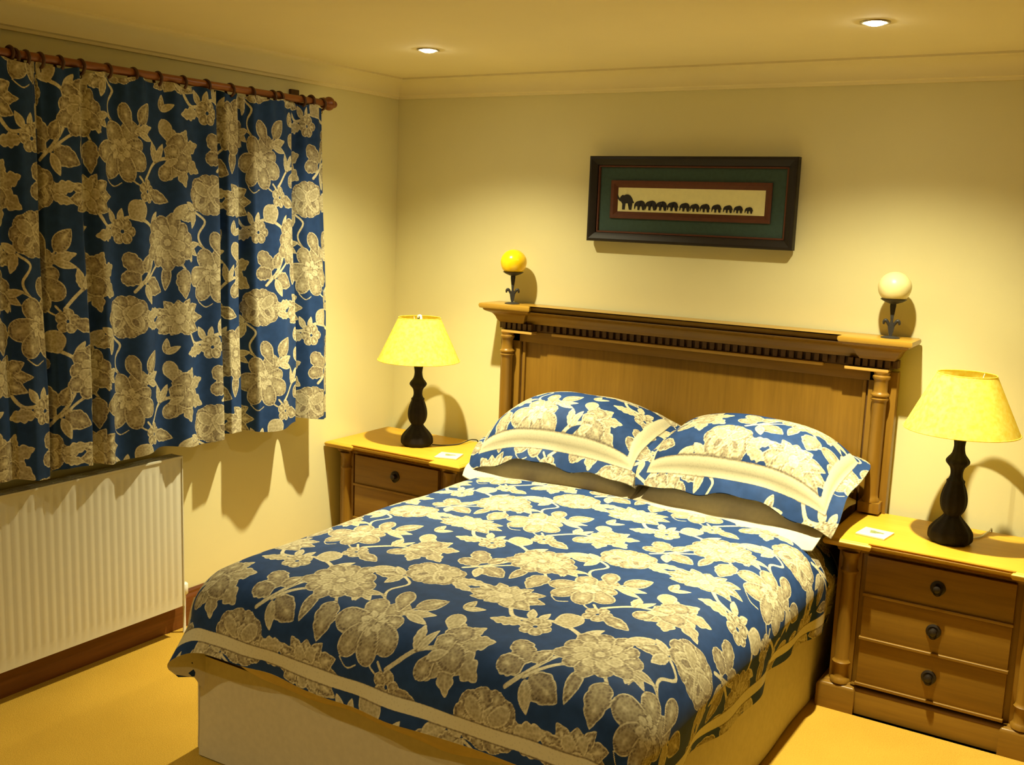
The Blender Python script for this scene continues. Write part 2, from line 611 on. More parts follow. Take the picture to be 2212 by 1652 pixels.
        D[sub] = np.maximum(d0, np.where(ins, np.maximum(d, d0), d))
        T[sub] = t1

    for op in ops:
        for off in ((0, 0), (TW / 2, TH / 2)):
            ox, oy = TW * 0.25 + off[0], TH * 0.6 + off[1]
            if op[0] == 'leaf':
                _, b, t, w, ty, jag, dots, tone = op
                bx, by, tx, ty_ = b[0] + ox, b[1] + oy, t[0] + ox, t[1] + oy
                L = math.hypot(tx - bx, ty_ - by)
                ux, uy = (tx - bx) / L, (ty_ - by) / L

                def fn(X, Y):
                    p = (X - bx) * ux + (Y - by) * uy
                    s = -(X - bx) * uy + (Y - by) * ux
                    q = np.clip(p / L, 0, 1)
                    if ty == 'round':
                        pr = np.sqrt(np.clip(1 - ((q - 0.58) / np.where(q < 0.58, 0.70, 0.42)) ** 2, 0, 1))
                    elif ty == 'tear':
                        pr = np.sqrt(np.clip(1 - ((q - 0.62) / np.where(q < 0.62, 0.62, 0.38)) ** 2, 0, 1)) * (0.35 + 0.65 * np.clip(q / 0.6, 0, 1))
                    elif ty == 'tear2':
                        pr = np.sqrt(np.clip(1 - ((q - 0.35) / np.where(q < 0.35, 0.36, 0.65)) ** 2, 0, 1)) * np.clip((1 - q) / 0.5, 0, 1) ** 0.35
                    else:
                        pr = np.sin(PI * np.clip(q, 0, 1) ** 0.8) ** 0.8
                    if jag:
                        pr = pr * (1 - jag * 0.5 + jag * np.abs(np.sin(q * PI * 3.6)))
                    h = 0.5 * w * pr
                    d = np.minimum(h - np.abs(s), np.minimum(p + 0.002, L - p + 0.001))
                    edge = np.clip(d / 0.0035, 0, 1)
                    tn = np.where(d < 0.0042, 0.95, tone)
                    vein = np.exp(-(s / 0.0022) ** 2) * (0.25 if ty == 'leaf' else 0.0)
                    tn = np.where(d >= 0.0042, tn + vein, tn)
                    if dots:
                        tn = np.where((d > 0.0044) & (d < 0.0066), 0.10, tn)
                        dd = (np.abs(d - 0.0105) < 0.0018) & (np.sin(q * L / 0.005 * PI) > 0)
                        tn = np.where(dd, 0.05, tn)
                        inner = np.exp(-(((q - 0.62) * L / 0.010) ** 2) - (s / 0.006) ** 2)
                        tn = tn + 0.45 * inner
                    return d, tn
                place(fn, (bx + tx) / 2, (by + ty_) / 2, 0.5 * L + w * 0.6 + 0.008)
            elif op[0] == 'disc':
                _, c, r, tone = op
                cx, cy = c[0] + ox, c[1] + oy

                def fn(X, Y):
                    d = r - np.hypot(X - cx, Y - cy)
                    return d, np.where(d < 0.003, 0.95, tone)
                place(fn, cx, cy, r + 0.006)
            else:
                _, pts, w, tone = op
                sp = smooth_prof(pts, 8)
                sp = [(p[0] + ox, p[1] + oy) for p in sp]
                mx_ = sum(p[0] for p in sp) / len(sp)
                my_ = sum(p[1] for p in sp) / len(sp)
                Rr = max(math.hypot(p[0] - mx_, p[1] - my_) for p in sp) + w + 0.004

                def fn(X, Y):
                    best = np.full_like(X, 9.0)
                    for (x0, y0), (x1, y1) in zip(sp, sp[1:]):
                        L2 = (x1 - x0) ** 2 + (y1 - y0) ** 2 + 1e-12
                        q = np.clip(((X - x0) * (x1 - x0) + (Y - y0) * (y1 - y0)) / L2, 0, 1)
                        best = np.minimum(best, np.hypot(X - x0 - q * (x1 - x0), Y - y0 - q * (y1 - y0)))
                    d = w - best
                    return d, np.full_like(d, tone)
                place(fn, mx_, my_, Rr)
    return np.clip(D, -0.008, 0.008) * 1000, np.clip(T, 0, 1)


TILE_D, TILE_T = make_tile()


def sample_tile(u, v):
    """bilinear, wrapped; u,v metres with flower A's centre at (0,0)"""
    ny, nx = TILE_D.shape
    x = ((u + TW * 0.25) / TR - 0.5)
    y = ((v + TH * 0.6) / TR - 0.5)
    x0 = np.floor(x).astype(int)
    y0 = np.floor(y).astype(int)
    fx, fy = x - x0, y - y0
    out = []
    for A in (TILE_D, TILE_T):
        a = A[y0 % ny, x0 % nx] * (1 - fx) + A[y0 % ny, (x0 + 1) % nx] * fx
        b = A[(y0 + 1) % ny, x0 % nx] * (1 - fx) + A[(y0 + 1) % ny, (x0 + 1) % nx] * fx
        out.append(a * (1 - fy) + b * fy)
    return out


# ------------------------------------------------------------------ the room
def slab(name, x0, x1, y0, y1, z0, z1, mat):
    bm = bmesh.new()
    add_box(bm, x0, x1, y0, y1, z0, z1)
    return tag(from_bm(name, bm, mat), kind='structure')


slab('floor', -0.15, RX + 0.15, RY - 0.15, 0.15, -0.12, 0.0, M['carpet'])
slab('wall_back', -0.15, RX + 0.15, 0.0, 0.15, 0.0, H, M['wall'])
slab('wall_left', -0.15, 0.0, RY, 0.0, 0.0, H, M['wall'])
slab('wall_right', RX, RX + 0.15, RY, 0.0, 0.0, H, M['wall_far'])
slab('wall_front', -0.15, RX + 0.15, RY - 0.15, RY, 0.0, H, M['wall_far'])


def ceiling():
    """a slab with round openings for the recessed downlights (built as strips around square cut-outs closed by rings)"""
    xs = sorted({-0.15, RX + 0.15} | {round(x + s * 0.06, 4) for x, y, w in DOWN for s in (-1, 1)})
    ys = sorted({RY - 0.15, 0.15} | {round(y + s * 0.06, 4) for x, y, w in DOWN for s in (-1, 1)})
    bm = bmesh.new()
    V = {}

    def vt(x, y, z):
        k = (round(x, 5), round(y, 5), round(z, 5))
        if k not in V:
            V[k] = bm.verts.new(k)
        return V[k]
    for i in range(len(xs) - 1):
        for j in range(len(ys) - 1):
            cx, cy = (xs[i] + xs[i + 1]) / 2, (ys[j] + ys[j + 1]) / 2
            hole = [(x, y) for x, y, w in DOWN if abs(x - cx) < 0.02 and abs(y - cy) < 0.02]
            if not hole:
                bm.faces.new([vt(xs[i], ys[j], H), vt(xs[i + 1], ys[j], H), vt(xs[i + 1], ys[j + 1], H), vt(xs[i], ys[j + 1], H)])
            else:
                hx, hy = hole[0]
                sq, ci = [], []
                for k in range(32):
                    a = 2 * PI * k / 32 + PI / 4
                    c, s = math.cos(a), math.sin(a)
                    m = max(abs(c), abs(s))
                    X, Y = hx + 0.06 * c / m, hy + 0.06 * s / m
                    sq.append(vt(X, Y, H))
                    ci.append(bm.verts.new((hx + 0.036 * c, hy + 0.036 * s, H)))
                up = [bm.verts.new((v.co.x, v.co.y, H + 0.05)) for v in ci]
                for k in range(32):
                    l = (k + 1) % 32
                    bm.faces.new((sq[k], sq[l], ci[l], ci[k]))
                    bm.faces.new((ci[k], ci[l], up[l], up[k]))
    # top plate
    bm.faces.new([bm.verts.new(p) for p in ((-0.15, RY - 0.15, H + 0.1), (RX + 0.15, RY - 0.15, H + 0.1), (RX + 0.15, 0.15, H + 0.1), (-0.15, 0.15, H + 0.1))])
    o = from_bm('ceiling', bm, M['ceiling'])
    tag(o, kind='structure')


ceiling()


def cornice():
    prof = [(0.0, HC - 0.004), (0.014, HC - 0.004), (0.016, HC + 0.006), (0.026, HC + 0.010)]
    for i in range(9):
        a = i / 8 * PI / 2
        prof.append((0.026 + 0.072 * (1 - math.cos(a)) , HC + 0.012 + 0.056 * math.sin(a)))
    prof += [(0.104, H - 0.010), (0.113, H - 0.008), (0.113, H)]
    c = [(0, RY), (0, 0), (RX, 0), (RX, RY)]
    inw = [(1, 1), (1, -1), (-1, -1), (-1, 1)]
    names = ['trim_1', 'trim_2', 'trim_3', 'trim_4']
    for i in range(4):
        (x0, y0), (x1, y1) = c[i], c[(i + 1) % 4]
        bm = bmesh.new()
        add_sweep(bm, prof, [(x0, y0, *inw[i]), (x1, y1, *inw[(i + 1) % 4])])
        tag(from_bm(names[i], bm, M['cornice'], angle=30), kind='structure')


cornice()


def skirting():
    prof = [(0.0, 0.0), (0.020, 0.0), (0.020, 0.115), (0.017, 0.125), (0.012, 0.132), (0.012, 0.142), (0.006, 0.150), (0.0, 0.150)]
    c = [(0, RY), (0, 0), (RX, 0), (RX, RY)]
    inw = [(1, 1), (1, -1), (-1, -1), (-1, 1)]
    for i, nm in enumerate(('baseboard_left', 'baseboard_back', 'baseboard_right', 'baseboard_front')):
        (x0, y0), (x1, y1) = c[i], c[(i + 1) % 4]
        bm = bmesh.new()
        add_sweep(bm, prof, [(x0, y0, *inw[i]), (x1, y1, *inw[(i + 1) % 4])])
        tag(from_bm(nm, bm, M['skirting'], angle=30), kind='structure')


skirting()


def sill():
    bm = bmesh.new()
    add_box(bm, 0.0, 0.055, -3.30, -0.78, 0.862, 0.886, 0.004)
    tag(from_bm('trim_5', bm, M['skirting'], angle=30), kind='structure')


sill()

# ------------------------------------------------------------------ downlights


def downlight(x, y, label, group):
    t = thing('downlight', label, 'ceiling light', (x, y, H), group=group)
    lathe('rim', [(0.034, 0.004), (0.034, -0.002), (0.038, -0.005), (0.044, -0.004), (0.046, 0.0), (0.046, 0.002)], M['chrome'], t, 32, cap=False)
    lathe('bulb', [(0.0305, 0.010), (0.0305, 0.000), (0.029, -0.004), (0.024, -0.008), (0.013, -0.011), (0.001, -0.012)], M['lamp_glow'], t, 24, cap=False)
    return t


downlight(*DOWN[0][:2], 'small recessed ceiling spotlight glowing over the left bedside table, nearer the curtain', 'recessed ceiling spotlights')
downlight(*DOWN[1][:2], 'recessed ceiling spotlight glowing over the right half of the bed, near the photo\'s top right', 'recessed ceiling spotlights')
for q in DOWN[2:]:
    downlight(q[0], q[1], 'recessed ceiling spotlight out of the picture in front of the bed', 'recessed ceiling spotlights beyond the picture')

# ------------------------------------------------------------------ curtains


def curtain_profile(ctrl, n):
    ys = np.array([c[0] for c in ctrl])[::-1]
    xs = np.array([c[1] for c in ctrl])[::-1]
    y = np.linspace(ys[0], ys[-1], n)
    i = np.clip(np.searchsorted(ys, y, 'right') - 1, 0, len(ys) - 2)
    t = (y - ys[i]) / (ys[i + 1] - ys[i])
    t = (1 - np.cos(PI * t)) / 2
    return y, xs[i] * (1 - t) + xs[i + 1] * t


ROD_X, ROD_Z = 0.105, 2.170


def make_curtain(name, ctrl, label, u_off, v_off, seed, hem_mat_step):
    ztop, zbot = 2.150, 0.795
    n0 = 2400
    y, x = curtain_profile(ctrl, n0)
    s = np.concatenate([[0], np.cumsum(np.hypot(np.diff(y), np.diff(x)))])
    nu = int(s[-1] / 0.0033)
    su = np.linspace(0, s[-1], nu)
    yb, xb = np.interp(su, s, y), np.interp(su, s, x)
    nv = int((ztop - zbot) / 0.0036)
    V = np.linspace(0, 1, nv)[:, None]       # 0 top .. 1 bottom
    mean = 0.105
    amp = 0.42 + 0.58 * np.clip(V * 1.25, 0, 1) ** 0.8
    X = mean + (xb[None, :] - mean) * amp + 0.006 * np.sin(su[None, :] * 75) * np.clip(1 - V * 5, 0, 1)
    Y = yb[None, :] + 0.004 * np.sin(V * 9 + yb[None, :] * 6) - (1 - V) * 0.035 * np.clip((yb[None, :] + 1.2) / 0.55, 0, 1) * (yb[None, :] > -1.2)
    Z = ztop + (zbot - ztop) * V + 0 * X
    Z = Z + V ** 6 * 0.010 * np.sin(yb[None, :] * 17 + seed) + 0.006 * np.clip(1 - V * 40, 0, 1) * np.sin(su[None, :] * 40)
    X = X + 0.004 * sinnoise(Y * 3, Z * 1.2, seed) * V
    P = np.stack([X, Y, Z], -1)
    uu = su[None, :] + 0 * Z
    vv = Z
    d, t = sample_tile(uu - u_off, vv - v_off)
    t_root = thing(name, label, 'curtain', (mean, float(yb.mean()), zbot), group=None)
    o = grid_mesh('drape', P - np.array([mean, float(yb.mean()), zbot]), M['floral'], t_root, {'motif': d, 'tone': t}, flip=False)
    # lining a little behind the face
    st = 8
    Q = P[::st, ::st].copy()
    Q[..., 0] -= 0.006
    grid_mesh('lining', Q - np.array([mean, float(yb.mean()), zbot]), M['cream_cloth'], t_root, flip=True)
    # header tape
    bm = bmesh.new()
    k = max(1, nu // 220)
    pts = [(P[3, i, 0] - 0.012, P[3, i, 1], 0) for i in range(0, nu, k)]
    va = [bm.verts.new((p[0] - mean, p[1] - float(yb.mean()), ztop - zbot - 0.01)) for p in pts]
    vb = [bm.verts.new((p[0] - mean, p[1] - float(yb.mean()), ztop - zbot - 0.085)) for p in pts]
    for i in range(len(va) - 1):
        bm.faces.new((va[i], va[i + 1], vb[i + 1], vb[i]))
    from_bm('header_tape', bm, M['cream_cloth'], t_root)
    return t_root


CR = [(-0.638, 0.125), (-0.690, 0.152), (-0.750, 0.135), (-0.815, 0.055), (-0.860, 0.150), (-0.965, 0.180), (-1.075, 0.150), (-1.125, 0.065),
      (-1.165, 0.130), (-1.215, 0.135), (-1.245, 0.085), (-1.285, 0.160), (-1.370, 0.125), (-1.450, 0.155), (-1.540, 0.115),
      (-1.640, 0.160), (-1.740, 0.120), (-1.800, 0.155), (-1.850, 0.105), (-1.885, 0.160), (-1.960, 0.150), (-2.005, 0.120), (-2.030, 0.080)]
CL = [(-2.020, 0.095), (-2.050, 0.155), (-2.100, 0.165), (-2.150, 0.120), (-2.215, 0.150), (-2.30, 0.11), (-2.36, 0.165), (-2.45, 0.09), (-2.52, 0.16),
      (-2.61, 0.10), (-2.68, 0.16), (-2.78, 0.09), (-2.86, 0.165), (-2.95, 0.10), (-3.04, 0.16), (-3.12, 0.10), (-3.20, 0.15), (-3.28, 0.11)]
make_curtain('curtain', CR, 'long blue floral curtain drawn across the window, ending beside the corner', 1.29, 1.90, 3, 1)
make_curtain('curtain', CL, 'blue floral curtain cut off by the left edge of the photo', 1.12, 1.75, 8, 1)


def curtain_pole():
    t = thing('curtain_pole', 'reddish wooden curtain pole with turned end knob above the window', 'curtain pole', (ROD_X, -0.655, ROD_Z))
    bm = bmesh.new()
    add_tube(bm, [(0, 0.0, 0), (0, -2.75, 0)], 0.0145, 20)
    from_bm('rod', bm, M['pole'], t, angle=40)
    for sgn, y0 in ((1, 0.0), (-1, -2.75)):
        bm = bmesh.new()
        pr = smooth_prof([(0.0145, -0.004), (0.022, 0.0), (0.022, 0.006), (0.015, 0.011), (0.020, 0.018), (0.029, 0.032), (0.028, 0.045), (0.018, 0.058), (0.013, 0.063), (0.016, 0.070), (0.011, 0.080), (0.002, 0.083)], 4)
        add_lathe(bm, pr, 24)
        bmesh.ops.rotate(bm, verts=bm.verts, matrix=Matrix.Rotation(-sgn * PI / 2, 3, 'X'))
        from_bm('finial', bm, M['pole'], t, angle=50, loc=(0, y0, 0))
    for y in (-0.075, -1.45, -2.68):
        bm = bmesh.new()
        add_box(bm, -0.105, -0.09, y - 0.025, y + 0.025, -0.05, 0.05, 0.004)
        add_tube(bm, [(-0.095, y, -0.004), (-0.04, y, -0.010), (0.0, y, -0.014)], 0.012, 12)
        r = bmesh.ops.create_circle(bm, segments=20, radius=0.024)
        bmesh.ops.delete(bm, geom=r['verts'], context='VERTS')
        from_bm('bracket', bm, M['ring'], t, angle=40)
        bm = bmesh.new()
        torus(bm, (0, y, 0), 0.0205, 0.006, 24, 8)
        from_bm('bracket_cup', bm, M['ring'], t, angle=60)
    return t


def torus(bm, c, R, r, n=24, m=8, flat=1.0):
    vs = []
    for i in range(n):
        a = 2 * PI * i / n
        row = []
        for j in range(m):
            b = 2 * PI * j / m
            rr = R + r * math.cos(b)
            row.append(bm.verts.new((c[0] + rr * math.cos(a), c[1] + r * math.sin(b) * flat, c[2] + rr * math.sin(a))))
        vs.append(row)
    for i in range(n):
        for j in range(m):
            bm.faces.new((vs[i][j], vs[(i + 1) % n][j], vs[(i + 1) % n][(j + 1) % m], vs[i][(j + 1) % m]))


curtain_pole()


def curtain_rings():
    bm = bmesh.new()
    torus(bm, (0, 0, 0), 0.0235, 0.0050, 28, 8, 1.2)
    ring_me = bpy.data.meshes.new('curtain_ring')
    bmesh.ops.recalc_face_normals(bm, faces=bm.faces)
    bm.to_mesh(ring_me)
    bm.free()
    ring_me.polygons.foreach_set('use_smooth', [True] * len(ring_me.polygons))
    ring_me.materials.append(M['ring'])
    bm = bmesh.new()
    torus(bm, (0, 0, -0.0325), 0.0055, 0.0014, 14, 6)
    eye_me = bpy.data.meshes.new('screw_eye')
    bm.to_mesh(eye_me)
    bm.free()
    eye_me.materials.append(M['bronze'])
    ys = [-0.665, -0.786, -0.920, -0.958, -1.075, -1.185, -1.307, -1.418, -1.531, -1.637, -1.745, -1.85, -1.93, -2.00,
          -2.05, -2.09, -2.17, -2.28, -2.40, -2.52, -2.65, -2.78, -2.90, -3.02, -3.14]
    for i, y in enumerate(ys):
        if y < -2.35:
            continue
        r = bpy.data.objects.new('curtain_ring', ring_me)
        COL.objects.link(r)
        r.location = (ROD_X, y, ROD_Z - 0.008)
        r.rotation_euler = (0, 0, random.Random(i).uniform(-0.12, 0.12))
        e = bpy.data.objects.new('screw_eye', eye_me)
        COL.objects.link(e)
        e.parent = r
        if i == 0:
            lab = 'dark wooden curtain ring nearest the end knob of the pole'
        elif y < -2.02:
            lab = 'dark wooden curtain ring on the pole above the leftmost curtain'
        else:
            lab = 'dark wooden curtain ring on the pole above the long right-hand curtain'
        tag(r, lab, 'curtain ring', 'curtain rings on the wooden pole' if i else None)


curtain_rings()

# ------------------------------------------------------------------ radiator


def radiator():
    y0, y1, z0, z1 = -2.63, -1.435, 0.130, 0.745
    t = thing('radiator', 'white ribbed panel radiator on the wall below the curtains', 'radiator', (0.0, (y0 + y1) / 2, 0.0))
    c = (y0 + y1) / 2
    n = 36
    pitch = (y1 - y0 - 0.03) / n
    # panel profile along y
    pts = [(0.094, y0)]
    for i in range(n):
        a = y0 + 0.015 + i * pitch
        pts += [(0.094, a + pitch * 0.10), (0.098, a + pitch * 0.32), (0.098, a + pitch * 0.68), (0.094, a + pitch * 0.90)]
    pts.append((0.094, y1))
    bm = bmesh.new()
    zz = [(z0, 0), (z0 + 0.035, 0), (z0 + 0.055, 1), (z1 - 0.055, 1), (z1 - 0.035, 0), (z1 - 0.004, 0)]
    rows = [[bm.verts.new((0.094 + (x - 0.094) * k, y - c, z)) for x, y in pts] for z, k in zz]
    for a, b in zip(rows, rows[1:]):
        for i in range(len(a) - 1):
            bm.faces.new((a[i], a[i + 1], b[i + 1], b[i]))
    from_bm('ribbed_panel', bm, M['radiator'], t, angle=25)
    box('back_panel', (0.036, 0.046, y0 - c, y1 - c, z0, z1 - 0.004), M['radiator'], t)
    for y in (y0, y1 - 0.004):
        box('side_panel', (0.034, 0.099, y - c, y + 0.004 - c, z0, z1), M['radiator'], t, 0.001)
    bm = bmesh.new()
    for x in (0.036, 0.052, 0.068, 0.084):
        add_box(bm, x, x + 0.006, y0 - c + .004, y1 - c - .004, z1 - 0.006, z1)
    add_box(bm, 0.092, 0.100, y0 - c, y1 - c, z1 - 0.008, z1 + 0.001, 0.002)
    k = int((y1 - y0) / 0.045)
    for i in range(k + 1):
        yy = y0 - c + .004 + i * (y1 - y0 - .012) / k
        add_box(bm, 0.036, 0.098, yy, yy + 0.006, z1 - 0.0055, z1 - 0.0005)
    from_bm('top_grille', bm, M['radiator'], t, angle=30)
    bm = bmesh.new()
    add_tube(bm, [(0.06, y1 - c + 0.03, 0.0), (0.06, y1 - c + 0.03, z0 + 0.02), (0.06, y1 - c + 0.028, z0 + 0.045), (0.06, y1 - c, z0 + 0.05)], 0.0075, 10)
    from_bm('pipe', bm, M['white_plastic'], t, angle=50)
    lathe('valve', [(0.010, z0 + 0.03), (0.016, z0 + 0.035), (0.016, z0 + 0.075), (0.011, z0 + 0.080)], M['white_plastic'], t, 16, center=(0.06, y1 - c + 0.03))
    for yy in (y0 - c + 0.15, y1 - c - 0.15):
        box('wall_bracket', (0.0, 0.036, yy, yy + 0.03, z0 + 0.1, z1 - 0.1), M['radiator'], t, 0)


radiator()

# ------------------------------------------------------------------ headboard
HBX0, HBX1 = 0.627, 2.526
HBC = (HBX0 + HBX1) / 2


def headboard():
    t = thing('headboard', 'tall oak headboard with columns and a dentilled shelf behind the pillows', 'headboard', (HBC, -0.02, 0))
    w2 = (HBX1 - HBX0) / 2        # 0.9495

    def breakfront_path(wb, yb, wm, ym):
        """plan path (x, y, miter x, miter y), y towards the room is negative; end blocks stand forward"""
        return [(-wb, 0, -1, 0), (-wb, -yb, -1, -1), (-wm, -yb, 1, -1), (-wm, -ym, 1, -1), (wm, -ym, -1, -1), (wm, -yb, -1, -1), (wb, -yb, 1, -1), (wb, 0, 1, 0)]
    # top shelf: moulded edge
    bm = bmesh.new()
    zt = 1.322
    prof = [(0.0, zt - 0.024), (0.006, zt - 0.022), (0.010, zt - 0.012), (0.008, zt - 0.003), (0.0, zt)]
    path = breakfront_path(w2 - 0.01, 0.150, w2 - 0.262, 0.128)
    rings = add_sweep(bm, prof, path)
    for k, z in ((-1, zt), (0, zt - 0.024)):
        row = [r[k] for r in rings]
        try:
            bm.faces.new(row)
        except ValueError:
            pass
    bmesh.ops.triangulate(bm, faces=[f for f in bm.faces if len(f.verts) > 4])
    from_bm('shelf', bm, M['oak_mid'], t, angle=35)
    # cyma moulding under the shelf
    bm = bmesh.new()
    prof = smooth_prof([(-0.062, 1.236), (-0.058, 1.242), (-0.052, 1.250), (-0.047, 1.262), (-0.036, 1.276), (-0.018, 1.284), (-0.008, 1.290), (-0.004, 1.298)], 3)
    add_sweep(bm, prof, path)
    from_bm('crown_moulding', bm, M['oak_x'], t, angle=35)
    # frieze behind dentils
    bm = bmesh.new()
    prof = [(-0.078, 1.196), (-0.078, 1.240)]
    add_sweep(bm, prof, path)
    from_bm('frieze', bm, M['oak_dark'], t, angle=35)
    # dentils
    bm = bmesh.new()
    n = 46
    xm = w2 - 0.262 + 0.075
    for i in range(n):
        x = -xm + (i + 0.5) * 2 * xm / n
        add_box(bm, x - 0.0095, x + 0.0095, -0.128 + 0.062, -0.128 + 0.082, 1.206, 1.236, 0.0015, 1)
    for s in (-1, 1):
        for i in range(6):
            x = s * (w2 - 0.0825) - s * (i + 0.5) * 0.0275
            add_box(bm, x - 0.0095, x + 0.0095, -0.150 + 0.062, -0.150 + 0.082, 1.206, 1.236, 0.0015, 1)
        for i in range(2):
            y = -0.06 + i * 0.027
            add_box(bm, s * (w2 - 0.072) - 0.010, s * (w2 - 0.072) + 0.010, y - 0.0095, y + 0.0095, 1.206, 1.236, 0.0015, 1)
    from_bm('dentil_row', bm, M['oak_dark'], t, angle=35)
    # lower bead: centre and two blocks
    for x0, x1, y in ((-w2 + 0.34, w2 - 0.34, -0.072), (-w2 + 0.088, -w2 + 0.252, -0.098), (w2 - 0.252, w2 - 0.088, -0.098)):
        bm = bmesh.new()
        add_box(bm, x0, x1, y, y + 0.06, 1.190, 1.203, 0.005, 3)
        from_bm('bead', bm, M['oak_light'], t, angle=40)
    # rail behind the bead
    box('top_rail', (-w2 + 0.105, w2 - 0.105, -0.052, -0.008, 1.150, 1.20), M['oak_x'], t, 0.002)
    # panel with inner frame
    box('panel', (-0.800, 0.800, -0.030, -0.010, 0.30, 1.155), M['oak'], t, 0.001)
    for s in (-1, 1):
        cx = s * (2.412 - HBC)
        box('stile', (cx - 0.052, cx + 0.052, -0.052, -0.006, 0.0, 1.19), M['oak'], t, 0.003)
        box('column_base', (cx - 0.040, cx + 0.040, -0.110, -0.050, 0.648, 0.690), M['oak'], t, 0.004)
        R = 0.0265
        pr = [(R + .006, 0.69), (R + .006, 0.70), (R + .001, 0.707), (R, 0.72), (R, 1.078), (R + .0015, 1.082), (R + .006, 1.086), (R + .006, 1.090), (R + .001, 1.094),
              (R + .001, 1.097), (R + .0075, 1.102), (R + .0075, 1.107), (R + .001, 1.112), (R - .001, 1.118), (R - .001, 1.158), (R + .002, 1.162), (R + .006, 1.168), (R + .006, 1.175), (R, 1.180), (R + .004, 1.190)]
        lathe('column', pr, M['oak'], t, 28, center=(cx, -0.080))
        bx = cx - s * 0.068
        bm = bmesh.new()
        add_box(bm, bx - 0.007, bx + 0.007, -0.043, -0.030, 0.30, 1.150, 0.004, 3)
        from_bm('panel_bead', bm, M['oak'], t, angle=40)
        gx = cx - s * 0.0565
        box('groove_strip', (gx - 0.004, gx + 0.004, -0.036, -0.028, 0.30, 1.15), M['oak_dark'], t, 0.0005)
    return t


headboard()

# ------------------------------------------------------------------ candle globes on stands


def candle_stand(name, x, label, globe_mat, globe_label, rz):
    t = thing(name, label, 'candle holder', (x, -0.105, 1.322), rz)
    iron = M['iron']
    lathe('foot', [(0.034, 0.0), (0.034, 0.003), (0.026, 0.006), (0.010, 0.008)], iron, t, 24)
    # flat tapering stem in two leaves
    bm = bmesh.new()
    out = [(0.004, 0.006), (0.008, 0.020), (0.0115, 0.040), (0.012, 0.052), (0.006, 0.058), (0.0045, 0.066), (0.0065, 0.085), (0.009, 0.105), (0.0105, 0.118), (0.0105, 0.130)]
    loop = [(a, z) for a, z in out] + [(-a, z) for a, z in reversed(out)]
    fr = [bm.verts.new((a, -0.003, z)) for a, z in loop]
    bk = [bm.verts.new((a, 0.003, z)) for a, z in loop]
    bm.faces.new(fr)
    bm.faces.new(bk[::-1])
    for i in range(len(loop)):
        j = (i + 1) % len(loop)
        bm.faces.new((fr[i], bk[i], bk[j], fr[j]))
    from_bm('stem', bm, iron, t, angle=30)
    for s in (-1, 1):
        bm = bmesh.new()
        pts = smooth_prof([(s * 0.008, 0.042), (s * 0.013, 0.056), (s * 0.021, 0.065), (s * 0.027, 0.060), (s * 0.028, 0.050)], 5)
        add_tube(bm, [(a, 0, z) for a, z in pts], [0.003 + 0.0035 * math.sin(PI * i / (len(pts) - 1)) for i in range(len(pts))], 8)
        from_bm('scroll', bm, iron, t, angle=60)
    lathe('dish', [(0.004, 0.126), (0.016, 0.129), (0.032, 0.135), (0.046, 0.143), (0.047, 0.145), (0.032, 0.138), (0.016, 0.132), (0.002, 0.131)], iron, t, 32)
    R = 0.060
    bm = bmesh.new()
    bmesh.ops.create_uvsphere(bm, u_segments=40, v_segments=24, radius=R)
    for v in bm.verts:
        v.co.z = v.co.z * 0.97 + 0.131 + R * 0.955
        n = 1 + 0.010 * math.sin(v.co.x * 90) * math.sin(v.co.y * 80 + 1) + 0.008 * math.sin(v.co.z * 100)
        v.co.x *= n
        v.co.y *= n
    g = from_bm('candle', bm, globe_mat, smooth=True)
    g.location = (x, -0.105, 1.322)
    tag(g, globe_label, 'candle')


candle_stand('candle_holder', 0.762, 'black iron candle stand under the yellow ball, left end of the headboard shelf', M['candle_yellow'], 'bright yellow ball candle on the left end of the headboard shelf', 0.5)
candle_stand('candle_holder', 2.430, 'black iron candle stand under the cream ball, right end of the headboard shelf', M['candle_cream'], 'cream ball candle on the right end of the headboard shelf', 0.12)

# ------------------------------------------------------------------ picture of marching elephants


